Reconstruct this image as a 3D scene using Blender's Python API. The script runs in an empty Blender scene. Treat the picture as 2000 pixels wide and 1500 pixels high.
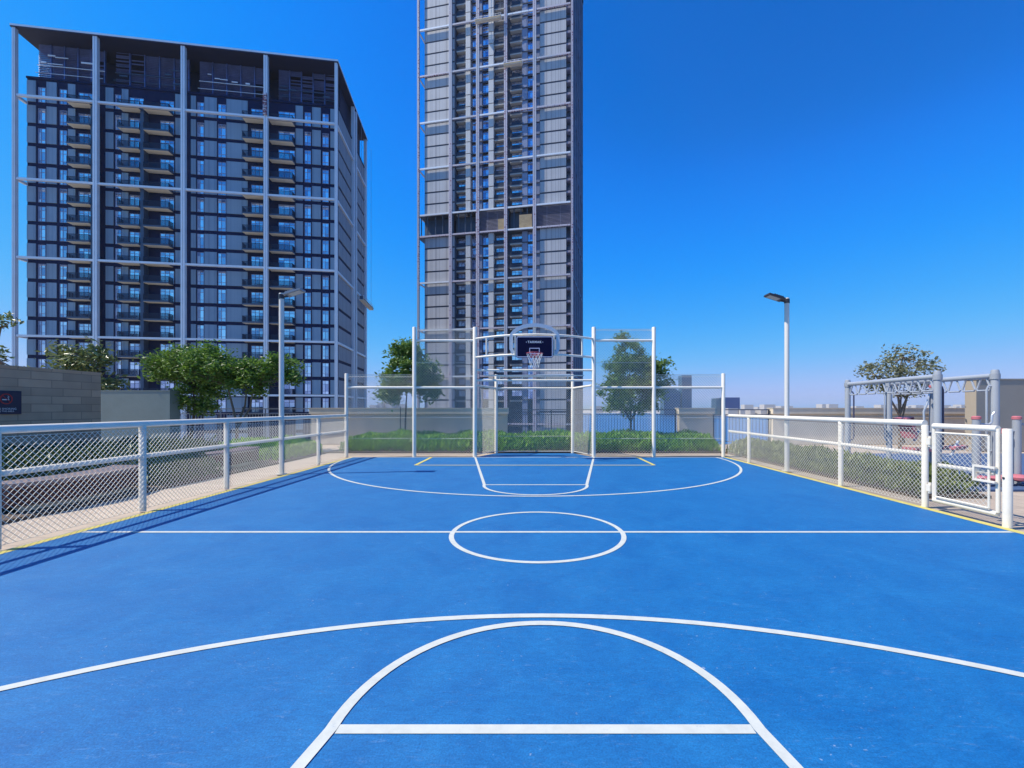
import bpy, math, random
from mathutils import Vector, Matrix
random.seed(7)
R = math.radians
C = bpy.context.scene.collection
S = bpy.context.scene

# ------------------------------------------------------------------ camera, sky, sun, exposure
CAM_H = 1.5
cam_d = bpy.data.cameras.new("camera"); cam = bpy.data.objects.new("camera", cam_d); C.objects.link(cam)
cam.location = (0, 0, CAM_H); cam.rotation_euler = (R(90), 0, 0)
cam_d.sensor_fit = 'HORIZONTAL'; cam_d.sensor_width = 36.0; cam_d.lens = 36 * 850 / 2000
cam_d.shift_x = -0.020; cam_d.shift_y = 0.0235
cam_d.clip_start = 0.05; cam_d.clip_end = 12000
S.camera = cam

SUN_EL, SUN_AZ = 55.0, 9.0          # azimuth of the shadows, counted from +X towards +Y
trav = Vector((math.cos(R(SUN_EL)) * math.cos(R(SUN_AZ)), math.cos(R(SUN_EL)) * math.sin(R(SUN_AZ)), -math.sin(R(SUN_EL))))
sun_d = bpy.data.lights.new("sun", 'SUN'); sun = bpy.data.objects.new("sun", sun_d); C.objects.link(sun)
sun_d.energy = 3.5; sun_d.angle = R(0.5); sun_d.color = (1.0, 0.94, 0.83)
sun.rotation_euler = trav.to_track_quat('-Z', 'Y').to_euler()
sun.location = (-40, 0, 60)

SKY_GAIN = 4.67
W = bpy.data.worlds.new("World"); S.world = W; W.use_nodes = True
nt = W.node_tree; nt.nodes.clear()
out = nt.nodes.new('ShaderNodeOutputWorld'); bg = nt.nodes.new('ShaderNodeBackground')
sky = nt.nodes.new('ShaderNodeTexSky'); sky.sky_type = 'NISHITA'; sky.sun_disc = False
sky.sun_elevation = R(SUN_EL); sky.sun_rotation = math.atan2(-trav.x, -trav.y) % (2 * math.pi)
sky.air_density = 1.0; sky.dust_density = 0.6; sky.ozone_density = 3.0; sky.altitude = 0
bg.inputs['Strength'].default_value = 0.13
# the deep polarised blue of the photograph: the sky's own brightness graded channel by channel
crv = nt.nodes.new('ShaderNodeRGBCurve'); cm = crv.mapping; cm.extend = 'EXTRAPOLATED'
for ci, pts in enumerate((((0, 0), (1.4, 0.0), (2.0, 0.02), (2.6, 0.055), (3.2, 0.105), (3.8, 0.17), (4.5, 0.265), (5.2, 0.36), (8, 0.6)),
                          ((0, 0.02), (1.6, 0.15), (2.0, 0.22), (2.5, 0.288), (3.5, 0.385), (4.9, 0.49), (5.7, 0.52), (8, 0.7)),
                          ((0, 0.1), (3.0, 0.66), (3.5, 0.87), (4.0, 0.97), (4.6, 1.0), (8, 1.0)))):
    cv = cm.curves[ci]
    cv.points[0].location = (pts[0][0]/8, pts[0][1]); cv.points[-1].location = (1, pts[-1][1])
    for px_, py_ in pts[1:-1]: cv.points.new(px_/8, py_)
    for p_ in cv.points: p_.handle_type = 'AUTO_CLAMPED'
cm.update()
v1 = nt.nodes.new('ShaderNodeVectorMath'); v1.operation = 'SCALE'; v1.inputs['Scale'].default_value = 1/8
v2 = nt.nodes.new('ShaderNodeVectorMath'); v2.operation = 'SCALE'; v2.inputs['Scale'].default_value = SKY_GAIN
nt.links.new(sky.outputs[0], v1.inputs[0]); nt.links.new(v1.outputs[0], crv.inputs['Color']); nt.links.new(crv.outputs[0], v2.inputs[0])
nt.links.new(v2.outputs[0], bg.inputs[0]); nt.links.new(bg.outputs[0], out.inputs[0])

vs = S.view_settings
vs.view_transform = 'Standard'; vs.look = 'None'; vs.gamma = 1; vs.exposure = 0.72; vs.use_curve_mapping = False

# ------------------------------------------------------------------ materials
def mat(name, col, rough=0.6, metal=0.0, var=0.0, scale=3.0, bump=0.0, spec=0.5, island=0.0, stretch=None, detail=6):
    m = bpy.data.materials.new(name); m.use_nodes = True
    t = m.node_tree; b = t.nodes['Principled BSDF']
    b.inputs['Base Color'].default_value = (*col, 1); b.inputs['Roughness'].default_value = rough
    b.inputs['Metallic'].default_value = metal; b.inputs['Specular IOR Level'].default_value = spec
    if var or bump:
        tc = t.nodes.new('ShaderNodeTexCoord'); n = t.nodes.new('ShaderNodeTexNoise')
        n.inputs['Scale'].default_value = scale; n.inputs['Detail'].default_value = detail; n.inputs['Roughness'].default_value = 0.65
        if stretch:
            mp = t.nodes.new('ShaderNodeMapping'); mp.inputs['Scale'].default_value = stretch
            t.links.new(tc.outputs['Object'], mp.inputs[0]); t.links.new(mp.outputs[0], n.inputs['Vector'])
        else:
            t.links.new(tc.outputs['Object'], n.inputs['Vector'])
        if var:
            rp = t.nodes.new('ShaderNodeValToRGB'); e = rp.color_ramp.elements
            e[0].position = 0.3; e[1].position = 0.7
            e[0].color = (*[c * (1 - var) for c in col], 1); e[1].color = (*[min(1, c * (1 + var)) for c in col], 1)
            t.links.new(n.outputs['Fac'], rp.inputs[0]); t.links.new(rp.outputs[0], b.inputs['Base Color'])
        if bump:
            bp = t.nodes.new('ShaderNodeBump'); bp.inputs['Strength'].default_value = bump; bp.inputs['Distance'].default_value = 0.02
            t.links.new(n.outputs['Fac'], bp.inputs['Height']); t.links.new(bp.outputs[0], b.inputs['Normal'])
    return m

def leaf_mat(name, c1, c2, trans=0.35, rough=0.45):
    m = bpy.data.materials.new(name); m.use_nodes = True
    t = m.node_tree; b = t.nodes['Principled BSDF']; o = t.nodes['Material Output']
    g = t.nodes.new('ShaderNodeNewGeometry'); rp = t.nodes.new('ShaderNodeValToRGB')
    rp.color_ramp.elements[0].color = (*c1, 1); rp.color_ramp.elements[1].color = (*c2, 1)
    t.links.new(g.outputs['Random Per Island'], rp.inputs[0]); t.links.new(rp.outputs[0], b.inputs['Base Color'])
    b.inputs['Roughness'].default_value = rough
    tr = t.nodes.new('ShaderNodeBsdfTranslucent'); mx = t.nodes.new('ShaderNodeMixShader'); mx.inputs[0].default_value = trans
    t.links.new(rp.outputs[0], tr.inputs[0]); t.links.new(b.outputs[0], mx.inputs[1]); t.links.new(tr.outputs[0], mx.inputs[2])
    t.links.new(mx.outputs[0], o.inputs[0])
    return m

def glass_mat(name, lo, hi, metal=0.45, rough=0.06):
    m = bpy.data.materials.new(name); m.use_nodes = True
    t = m.node_tree; b = t.nodes['Principled BSDF']
    g = t.nodes.new('ShaderNodeNewGeometry'); oi = t.nodes.new('ShaderNodeObjectInfo'); ad = t.nodes.new('ShaderNodeMath'); fr = t.nodes.new('ShaderNodeMath')
    ad.operation = 'ADD'; fr.operation = 'FRACT'
    t.links.new(g.outputs['Random Per Island'], ad.inputs[0]); t.links.new(oi.outputs['Random'], ad.inputs[1]); t.links.new(ad.outputs[0], fr.inputs[0])
    rp = t.nodes.new('ShaderNodeValToRGB'); rp.color_ramp.elements[0].color = (*lo, 1); rp.color_ramp.elements[1].color = (*hi, 1)
    t.links.new(fr.outputs[0], rp.inputs[0]); t.links.new(rp.outputs[0], b.inputs['Base Color'])
    b.inputs['Metallic'].default_value = metal; b.inputs['Roughness'].default_value = rough
    return m

def court_mat():
    m = mat('court_paint', (0.012, 0.16, 0.60), 0.62, spec=0.35)
    t = m.node_tree; b = t.nodes['Principled BSDF']; tc = t.nodes.new('ShaderNodeTexCoord')
    def noise(scale, det, rough, st=None, dist=0.0):
        n = t.nodes.new('ShaderNodeTexNoise'); n.inputs['Scale'].default_value = scale; n.inputs['Detail'].default_value = det
        n.inputs['Roughness'].default_value = rough; n.inputs['Distortion'].default_value = dist
        if st:
            mp = t.nodes.new('ShaderNodeMapping'); mp.inputs['Scale'].default_value = st; mp.inputs['Rotation'].default_value = (0, 0, R(25))
            t.links.new(tc.outputs['Object'], mp.inputs[0]); t.links.new(mp.outputs[0], n.inputs[0])
        else: t.links.new(tc.outputs['Object'], n.inputs[0])
        return n
    def ramp(src, p0, p1, c0, c1):
        r = t.nodes.new('ShaderNodeValToRGB'); e = r.color_ramp.elements; e[0].position = p0; e[1].position = p1
        e[0].color = (*c0, 1); e[1].color = (*c1, 1); t.links.new(src, r.inputs[0]); return r.outputs[0]
    def mixc(fac, c1, c2, mode='MIX', f=None):
        x = t.nodes.new('ShaderNodeMixRGB'); x.blend_type = mode
        if f is None: t.links.new(fac, x.inputs[0])
        else: x.inputs[0].default_value = f
        t.links.new(c1, x.inputs[1])
        if isinstance(c2, tuple): x.inputs[2].default_value = (*c2, 1)
        else: t.links.new(c2, x.inputs[2])
        return x.outputs[0]
    n1 = noise(1.6, 10, 0.72, None, 0.8)
    col = ramp(n1.outputs['Fac'], 0.36, 0.66, (0.003, 0.107, 0.315), (0.009, 0.142, 0.365))
    na = noise(15, 6, 0.78, (1.0, 2.6, 1), 0.9)                  # roller marks and foot traffic
    col = mixc(None, col, ramp(na.outputs['Fac'], 0.34, 0.66, (0.82, 0.83, 0.85), (1.20, 1.18, 1.14)), 'MULTIPLY', 1.0)
    n2 = noise(5.0, 7, 0.8, (1.0, 4.0, 1), 1.6)                 # pale scuffs
    col = mixc(ramp(n2.outputs['Fac'], 0.58, 0.77, (0, 0, 0), (0.50, 0.50, 0.50)), col, (0.20, 0.34, 0.55))
    n5 = noise(40.0, 2, 0.5); n6 = noise(2.5, 4, 0.6)           # specks of sand, gathered in patches
    sp = mixc(None, ramp(n5.outputs['Fac'], 0.68, 0.74, (0, 0, 0), (0.5, 0.5, 0.5)), ramp(n6.outputs['Fac'], 0.50, 0.64, (0, 0, 0), (1, 1, 1)), 'MULTIPLY', 1.0)
    col = mixc(sp, col, (0.40, 0.45, 0.52))
    gx = t.nodes.new('ShaderNodeSeparateXYZ'); t.links.new(tc.outputs['Object'], gx.inputs[0])   # dust blown in along the bench side
    mr = t.nodes.new('ShaderNodeMapRange'); mr.inputs['From Min'].default_value = 1.5; mr.inputs['From Max'].default_value = -5.5; mr.inputs['To Max'].default_value = 0.20
    t.links.new(gx.outputs['X'], mr.inputs['Value'])
    nd = noise(2.0, 8, 0.7, (1, 2.0, 1), 0.8); dm = t.nodes.new('ShaderNodeMath'); dm.operation = 'MULTIPLY'
    t.links.new(mr.outputs[0], dm.inputs[0]); t.links.new(ramp(nd.outputs['Fac'], 0.3, 0.7, (0.35, 0.35, 0.35), (1, 1, 1)), dm.inputs[1])
    col = mixc(dm.outputs[0], col, (0.15, 0.28, 0.44))
    n3 = noise(110, 3, 0.7)                                     # grain of the acrylic
    col = mixc(None, col, ramp(n3.outputs['Fac'], 0.3, 0.7, (0.72, 0.72, 0.72), (1.26, 1.26, 1.26)), 'MULTIPLY', 1.0)
    t.links.new(col, b.inputs['Base Color'])
    bp = t.nodes.new('ShaderNodeBump'); bp.inputs['Strength'].default_value = 0.25; bp.inputs['Distance'].default_value = 0.004
    t.links.new(n3.outputs['Fac'], bp.inputs['Height']); t.links.new(bp.outputs[0], b.inputs['Normal'])
    return m

def brick_mat(name, c1, c2, mortar, bw, rh, axis, ms=0.012, rough=0.85, off=0.5, var=0.2):
    m = bpy.data.materials.new(name); m.use_nodes = True
    t = m.node_tree; b = t.nodes['Principled BSDF']; b.inputs['Roughness'].default_value = rough
    tc = t.nodes.new('ShaderNodeTexCoord'); mp = t.nodes.new('ShaderNodeMapping'); br = t.nodes.new('ShaderNodeTexBrick')
    if axis == 'yz': mp.inputs['Rotation'].default_value = (R(-90), 0, R(-90)); sp = t.nodes.new('ShaderNodeSeparateXYZ'); cb = t.nodes.new('ShaderNodeCombineXYZ')
    if axis == 'yz':
        t.links.new(tc.outputs['Object'], sp.inputs[0]); t.links.new(sp.outputs['Y'], cb.inputs['X']); t.links.new(sp.outputs['Z'], cb.inputs['Y'])
        t.links.new(cb.outputs[0], br.inputs['Vector'])
    else:
        t.links.new(tc.outputs['Object'], br.inputs['Vector'])
    br.inputs['Color1'].default_value = (*c1, 1); br.inputs['Color2'].default_value = (*c2, 1); br.inputs['Mortar'].default_value = (*mortar, 1)
    br.inputs['Scale'].default_value = 1.0; br.inputs['Brick Width'].default_value = bw; br.inputs['Row Height'].default_value = rh
    br.inputs['Mortar Size'].default_value = ms; br.offset = off
    n = t.nodes.new('ShaderNodeTexNoise'); n.inputs['Scale'].default_value = 2.2; n.inputs['Detail'].default_value = 8
    t.links.new(tc.outputs['Object'], n.inputs[0])
    rp = t.nodes.new('ShaderNodeValToRGB'); rp.color_ramp.elements[0].color = (1 - var, 1 - var, 1 - var, 1); rp.color_ramp.elements[1].color = (1 + var, 1 + var, 1 + var, 1)
    t.links.new(n.outputs['Fac'], rp.inputs[0])
    ml = t.nodes.new('ShaderNodeMixRGB'); ml.blend_type = 'MULTIPLY'; ml.inputs[0].default_value = 1
    t.links.new(br.outputs['Color'], ml.inputs[1]); t.links.new(rp.outputs[0], ml.inputs[2]); t.links.new(ml.outputs[0], b.inputs['Base Color'])
    return m

def wrap_mat():                     # red and white dotted protective wrap on the tower's steel frame
    m = mat('frame_wrap', (0.6, 0.55, 0.6), 0.5)
    t = m.node_tree; b = t.nodes['Principled BSDF']; tc = t.nodes.new('ShaderNodeTexCoord')
    v = t.nodes.new('ShaderNodeTexVoronoi'); v.inputs['Scale'].default_value = 1.5; v.inputs['Randomness'].default_value = 0.35
    t.links.new(tc.outputs['Object'], v.inputs['Vector'])
    rp = t.nodes.new('ShaderNodeValToRGB'); e = rp.color_ramp.elements; e[0].position = 0.30; e[1].position = 0.42
    e[0].color = (0.25, 0.08, 0.11, 1); e[1].color = (0.52, 0.47, 0.52, 1)
    t.links.new(v.outputs['Distance'], rp.inputs[0])
    n = t.nodes.new('ShaderNodeTexNoise'); n.inputs['Scale'].default_value = 0.05; t.links.new(tc.outputs['Object'], n.inputs[0])
    r2 = t.nodes.new('ShaderNodeValToRGB'); e = r2.color_ramp.elements; e[0].position = 0.42; e[1].position = 0.5
    t.links.new(n.outputs['Fac'], r2.inputs[0])
    mx = t.nodes.new('ShaderNodeMixRGB'); mx.inputs[1].default_value = (0.42, 0.44, 0.5, 1)
    t.links.new(r2.outputs[0], mx.inputs[0]); t.links.new(rp.outputs[0], mx.inputs[2]); t.links.new(mx.outputs[0], b.inputs['Base Color'])
    return m

def stripe_mat(name, c1, c2, scale, axis='x', rough=0.6):
    """vertical seams of a cladding panel: thin darker lines at irregular steps"""
    m = bpy.data.materials.new(name); m.use_nodes = True
    t = m.node_tree; b = t.nodes['Principled BSDF']; b.inputs['Roughness'].default_value = rough
    tc = t.nodes.new('ShaderNodeTexCoord'); sp = t.nodes.new('ShaderNodeSeparateXYZ'); t.links.new(tc.outputs['Object'], sp.inputs[0])
    cb = t.nodes.new('ShaderNodeCombineXYZ'); t.links.new(sp.outputs['X' if axis == 'x' else 'Y'], cb.inputs[0])
    n = t.nodes.new('ShaderNodeTexNoise'); n.inputs['Scale'].default_value = scale; n.inputs['Detail'].default_value = 3
    t.links.new(cb.outputs[0], n.inputs['Vector'])
    rp = t.nodes.new('ShaderNodeValToRGB'); e = rp.color_ramp.elements; e[0].position = 0.40; e[1].position = 0.52
    e[0].color = (*c1, 1); e[1].color = (*c2, 1); t.links.new(n.outputs['Fac'], rp.inputs[0])
    n2 = t.nodes.new('ShaderNodeTexNoise'); n2.inputs['Scale'].default_value = 0.25; n2.inputs['Detail'].default_value = 5; t.links.new(tc.outputs['Object'], n2.inputs[0])
    r2 = t.nodes.new('ShaderNodeValToRGB'); r2.color_ramp.elements[0].color = (0.85, 0.85, 0.85, 1); r2.color_ramp.elements[1].color = (1.12, 1.12, 1.12, 1)
    t.links.new(n2.outputs['Fac'], r2.inputs[0])
    ml = t.nodes.new('ShaderNodeMixRGB'); ml.blend_type = 'MULTIPLY'; ml.inputs[0].default_value = 1
    t.links.new(rp.outputs[0], ml.inputs[1]); t.links.new(r2.outputs[0], ml.inputs[2]); t.links.new(ml.outputs[0], b.inputs['Base Color'])
    return m

def water_mat():
    m = mat('sea_water', (0.03, 0.11, 0.28), 0.25, spec=0.5)
    t = m.node_tree; b = t.nodes['Principled BSDF']; tc = t.nodes.new('ShaderNodeTexCoord')
    n = t.nodes.new('ShaderNodeTexNoise'); n.inputs['Scale'].default_value = 0.25; n.inputs['Detail'].default_value = 6
    mp = t.nodes.new('ShaderNodeMapping'); mp.inputs['Scale'].default_value = (0.5, 1.5, 1)
    t.links.new(tc.outputs['Object'], mp.inputs[0]); t.links.new(mp.outputs[0], n.inputs[0])
    bp = t.nodes.new('ShaderNodeBump'); bp.inputs['Strength'].default_value = 0.8; bp.inputs['Distance'].default_value = 0.6
    t.links.new(n.outputs['Fac'], bp.inputs['Height']); t.links.new(bp.outputs[0], b.inputs['Normal'])
    return m

M = {}
M['court'] = court_mat()
M['line'] = mat('line_white', (0.53, 0.54, 0.49), 0.7, var=0.10, scale=11, detail=10)
def wear(m, under, lo, hi):            # worn spots where the court colour shows through the line paint
    t = m.node_tree; b = t.nodes['Principled BSDF']; src = b.inputs['Base Color'].links[0].from_socket
    tc = t.nodes.new('ShaderNodeTexCoord'); n = t.nodes.new('ShaderNodeTexNoise'); n.inputs['Scale'].default_value = 7; n.inputs['Detail'].default_value = 12; n.inputs['Roughness'].default_value = 0.85
    t.links.new(tc.outputs['Object'], n.inputs[0]); r = t.nodes.new('ShaderNodeValToRGB'); e = r.color_ramp.elements
    e[0].position = lo; e[1].position = hi; e[0].color = (0, 0, 0, 1); e[1].color = (0.75, 0.75, 0.75, 1); t.links.new(n.outputs['Fac'], r.inputs[0])
    x = t.nodes.new('ShaderNodeMixRGB'); x.inputs[2].default_value = (*under, 1); t.links.new(r.outputs[0], x.inputs[0]); t.links.new(src, x.inputs[1]); t.links.new(x.outputs[0], b.inputs['Base Color'])
wear(M['line'], (0.05, 0.17, 0.36), 0.60, 0.72)
M['line_y'] = mat('line_yellow', (0.58, 0.49, 0.13), 0.7, var=0.16, scale=9)
M['white'] = mat('painted_steel', (0.80, 0.73, 0.61), 0.42, var=0.06, scale=7)
M['wire'] = mat('coated_wire', (0.70, 0.66, 0.57), 0.5)
M['pole'] = mat('lamp_pole_paint', (0.66, 0.62, 0.55), 0.38)
M['dark'] = mat('dark_metal', (0.03, 0.03, 0.04), 0.4)
M['paver'] = brick_mat('beige_pavers', (0.46, 0.365, 0.275), (0.40, 0.315, 0.24), (0.29, 0.23, 0.18), 0.6, 0.3, 'xy', 0.008)
M['concrete'] = mat('beige_concrete', (0.72, 0.62, 0.48), 0.85, var=0.10, scale=1.3, bump=0.1)
M['concrete_lt'] = mat('pale_capstone', (0.66, 0.58, 0.46), 0.8, var=0.07, scale=1.5)
M['grey_wall'] = mat('grey_green_render', (0.20, 0.25, 0.23), 0.9, var=0.08, scale=1.5)
M['taupe_wall'] = mat('taupe_render', (0.36, 0.31, 0.25), 0.9, var=0.06, scale=1.2)
M['stone'] = brick_mat('stone_cladding', (0.60, 0.40, 0.26), (0.42, 0.285, 0.19), (0.30, 0.20, 0.135), 0.72, 0.2, 'yz', 0.008, off=0.37)
M['soil'] = mat('planting_soil', (0.10, 0.07, 0.05), 0.95, var=0.3, scale=6, bump=0.5)
M['rail'] = mat('railing_grey', (0.25, 0.27, 0.30), 0.4, 0.3)
M['rail_dk'] = mat('railing_dark', (0.09, 0.10, 0.13), 0.4, 0.3)
M['bark'] = mat('bark', (0.19, 0.14, 0.10), 0.9, var=0.3, scale=14, bump=0.5)
M['bark_dk'] = mat('bark_dark', (0.09, 0.07, 0.055), 0.9, var=0.3, scale=14, bump=0.5)
M['leaf_green'] = leaf_mat('leaf_green', (0.04, 0.11, 0.012), (0.21, 0.34, 0.045))
M['leaf_dark'] = leaf_mat('leaf_dark', (0.05, 0.125, 0.016), (0.23, 0.35, 0.06))
M['leaf_olive'] = leaf_mat('leaf_olive', (0.06, 0.095, 0.028), (0.22, 0.27, 0.09), 0.25, 0.35)
M['leaf_grey'] = leaf_mat('leaf_grey', (0.09, 0.11, 0.045), (0.34, 0.33, 0.18), 0.25, 0.4)
M['leaf_shrub'] = leaf_mat('leaf_shrub', (0.018, 0.05, 0.014), (0.11, 0.16, 0.045), 0.25)
M['hedge'] = leaf_mat('hedge_leaf', (0.07, 0.22, 0.012), (0.34, 0.58, 0.05), 0.4)
M['hedge_dull'] = leaf_mat('hedge_leaf_dull', (0.08, 0.13, 0.03), (0.30, 0.33, 0.10), 0.3)
M['bench_wood'] = brick_mat('bench_slats', (0.12, 0.05, 0.042), (0.09, 0.036, 0.03), (0.02, 0.01, 0.01), 3.0, 0.05, 'yz', 0.006)
M['bench_top'] = mat('bench_top', (0.24, 0.18, 0.16), 0.7, var=0.15, scale=5)
M['gym_grey'] = mat('gym_grey_paint', (0.33, 0.35, 0.38), 0.35, 0.0, var=0.04, scale=4)
M['gym_light'] = mat('gym_light_bar', (0.48, 0.51, 0.55), 0.3, 0.3)
M['gym_red'] = mat('gym_coral_plastic', (0.50, 0.15, 0.17), 0.45, var=0.1, scale=5)
M['gym_dark'] = mat('gym_dark_bar', (0.07, 0.07, 0.13), 0.4, 0.2)
M['rubber'] = mat('blue_rubber', (0.055, 0.10, 0.20), 0.85, var=0.15, scale=30)
M['sign_navy'] = mat('sign_navy', (0.006, 0.006, 0.045), 0.4)
M['sign_red'] = mat('sign_red', (0.45, 0.02, 0.02), 0.5)
M['sign_white'] = mat('sign_white', (0.75, 0.75, 0.75), 0.5)
M['board'] = mat('backboard_navy', (0.002, 0.002, 0.028), 0.55, spec=0.15)
M['board_line'] = mat('backboard_line', (0.62, 0.60, 0.72), 0.5)
M['rim'] = mat('rim_red', (0.42, 0.06, 0.09), 0.45)
M['net'] = mat('net_cord', (0.75, 0.75, 0.70), 0.8)
M['arch'] = mat('galvanised_arch', (0.50, 0.55, 0.60), 0.45, 0.2)
M['b_core'] = mat('facade_dark', (0.006, 0.013, 0.055), 0.6, var=0.2, scale=0.4, spec=0.15)
M['b_panel'] = stripe_mat('facade_panel', (0.20, 0.285, 0.37), (0.25, 0.345, 0.43), 2.0)
M['b_panel_side'] = stripe_mat('facade_panel_side', (0.24, 0.26, 0.29), (0.30, 0.32, 0.35), 1.5, 'y')
M['b_frame'] = mat('frame_steel', (0.76, 0.78, 0.80), 0.4, 0.1, var=0.06, scale=0.5)
M['b_win_frame'] = mat('window_frame', (0.28, 0.29, 0.40), 0.4, 0.2)
M['b_glass'] = glass_mat('window_glass', (0.32, 0.36, 0.50), (0.95, 0.97, 1.0), 0.8)
M['b_balc'] = mat('balcony_fascia', (0.05, 0.085, 0.14), 0.5)
M['b_soffit'] = mat('balcony_soffit', (0.86, 0.78, 0.62), 0.8)
M['b_rail'] = mat('balcony_rail', (0.015, 0.028, 0.06), 0.45, 0.0, spec=0.3)
M['b_louver'] = mat('louver', (0.09, 0.13, 0.30), 0.45, 0.3, var=0.3, scale=0.5)
M['b_roof'] = mat('roof_soffit', (0.010, 0.014, 0.05), 0.7)
M['t_core'] = mat('tower_dark', (0.045, 0.055, 0.085), 0.5, var=0.2, scale=0.3)
M['t_panel'] = stripe_mat('tower_panel', (0.33, 0.33, 0.35), (0.48, 0.48, 0.49), 1.3)
M['t_column'] = stripe_mat('tower_pier', (0.48, 0.48, 0.48), (0.56, 0.56, 0.55), 1.0)
M['t_blue'] = mat('tower_blue_pier', (0.22, 0.26, 0.38), 0.4, var=0.08, scale=0.5)
M['t_slab'] = mat('tower_slab', (0.45, 0.43, 0.40), 0.7)
M['t_side'] = mat('tower_side_cladding', (0.24, 0.22, 0.28), 0.5, var=0.2, scale=0.4)
M['t_glass'] = glass_mat('tower_glass', (0.16, 0.22, 0.42), (0.75, 0.82, 1.0), 0.75)
M['wrap'] = wrap_mat()
M['crate'] = mat('site_timber', (0.38, 0.28, 0.16), 0.8, var=0.2, scale=1)
M['water'] = water_mat()
M['land'] = mat('city_ground', (0.31, 0.275, 0.23), 0.95, var=0.2, scale=0.02)
M['far_sand'] = mat('far_sand', (0.48, 0.43, 0.38), 0.95, var=0.25, scale=0.01)
M['far_glass'] = mat('far_tower_glass', (0.02, 0.09, 0.15), 0.3, 0.3)
M['far_blue'] = mat('far_blue_glass', (0.015, 0.06, 0.22), 0.3, 0.3)
M['far_pale'] = mat('far_pale_wall', (0.45, 0.42, 0.40), 0.8)

# ------------------------------------------------------------------ mesh helpers
class MB:
    def __init__(s): s.v = []; s.f = []; s.mi = []; s.cur = 0
    def quad(s, a, b, c, d): i = len(s.v); s.v += [tuple(a), tuple(b), tuple(c), tuple(d)]; s.f.append((i, i+1, i+2, i+3)); s.mi.append(s.cur)
    def poly(s, pts): i = len(s.v); s.v += [tuple(p) for p in pts]; s.f.append(tuple(range(i, i+len(pts)))); s.mi.append(s.cur)
    def box(s, x0, x1, y0, y1, z0, z1):
        if x0 > x1: x0, x1 = x1, x0
        if y0 > y1: y0, y1 = y1, y0
        if z0 > z1: z0, z1 = z1, z0
        i = len(s.v)
        s.v += [(x0,y0,z0),(x1,y0,z0),(x1,y1,z0),(x0,y1,z0),(x0,y0,z1),(x1,y0,z1),(x1,y1,z1),(x0,y1,z1)]
        for f in ((0,3,2,1),(4,5,6,7),(0,1,5,4),(1,2,6,5),(2,3,7,6),(3,0,4,7)): s.f.append(tuple(i+k for k in f)); s.mi.append(s.cur)
    def obox(s, c, ax, ay, az):      # centre and three half-axis vectors
        c, ax, ay, az = map(Vector, (c, ax, ay, az)); i = len(s.v)
        for sz in (-1, 1):
            for sx, sy in ((-1,-1),(1,-1),(1,1),(-1,1)): s.v.append(tuple(c + sx*ax + sy*ay + sz*az))
        for f in ((0,3,2,1),(4,5,6,7),(0,1,5,4),(1,2,6,5),(2,3,7,6),(3,0,4,7)): s.f.append(tuple(i+k for k in f)); s.mi.append(s.cur)
    def tube(s, pts, r, n=10, caps=True, closed=False):
        pts = [Vector(p) for p in pts]; N = len(pts)
        rs = r if isinstance(r, (list, tuple)) else [r]*N
        base = len(s.v); up = None
        for k, p in enumerate(pts):
            if closed: d = (pts[(k+1) % N] - pts[k-1]).normalized()
            else: d = (pts[min(k+1, N-1)] - pts[max(k-1, 0)]).normalized()
            if up is None:
                up = Vector((0,0,1)) if abs(d.z) < 0.9 else Vector((1,0,0))
            a = d.cross(up).normalized(); b = a.cross(d).normalized(); up = b
            for j in range(n):
                t = 2*math.pi*j/n; s.v.append(tuple(p + rs[k]*(math.cos(t)*a + math.sin(t)*b)))
        for k in range(N if closed else N-1):
            k2 = (k+1) % N
            for j in range(n):
                j2 = (j+1) % n
                s.f.append((base+k*n+j, base+k*n+j2, base+k2*n+j2, base+k2*n+j)); s.mi.append(s.cur)
        if caps and not closed:
            s.f.append(tuple(base+j for j in reversed(range(n)))); s.mi.append(s.cur)
            s.f.append(tuple(base+(N-1)*n+j for j in range(n))); s.mi.append(s.cur)
    def lathe(s, c, prof, n=16):     # prof: (radius, z) list, around a vertical axis through c
        base = len(s.v)
        for r, z in prof:
            for j in range(n):
                t = 2*math.pi*j/n; s.v.append((c[0]+r*math.cos(t), c[1]+r*math.sin(t), c[2]+z))
        for k in range(len(prof)-1):
            for j in range(n):
                j2 = (j+1) % n; s.f.append((base+k*n+j, base+k*n+j2, base+(k+1)*n+j2, base+(k+1)*n+j)); s.mi.append(s.cur)
        s.f.append(tuple(base+j for j in reversed(range(n)))); s.mi.append(s.cur)
        s.f.append(tuple(base+(len(prof)-1)*n+j for j in range(n))); s.mi.append(s.cur)
    def mesh(s, name, mats, smooth=False):
        me = bpy.data.meshes.new(name); me.from_pydata(s.v, [], s.f); me.update()
        mats = mats if isinstance(mats, (list, tuple)) else [mats]
        for m in mats: me.materials.append(m)
        if len(mats) > 1: me.polygons.foreach_set('material_index', s.mi)
        if smooth:
            me.polygons.foreach_set('use_smooth', [True]*len(me.polygons))
            try: me.set_sharp_from_angle(angle=R(40))
            except Exception: pass
        return me

def link(name, me, parent=None, loc=(0,0,0)):
    o = bpy.data.objects.new(name, me); C.objects.link(o); o.location = loc
    if parent: o.parent = parent
    return o
def part(name, mb, m, parent, smooth=False, loc=(0,0,0), label=None):
    o = link(name, mb.mesh(name, m, smooth), parent, loc)
    if label: o['label'] = label
    return o
def tag(o, label, cat, group=None):
    o['label'] = label; o['category'] = cat
    if group: o['group'] = group
    return o
def thing(name, label, cat, loc=(0,0,0), rz=0.0, group=None):
    o = bpy.data.objects.new(name, None); C.objects.link(o); o.empty_display_size = 0.3
    o.location = loc; o.rotation_euler = (0, 0, rz)
    return tag(o, label, cat, group)
def structure(name, mb, m, smooth=False):
    o = link(name, mb.mesh(name, m, smooth)); o['kind'] = 'structure'; return o

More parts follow.
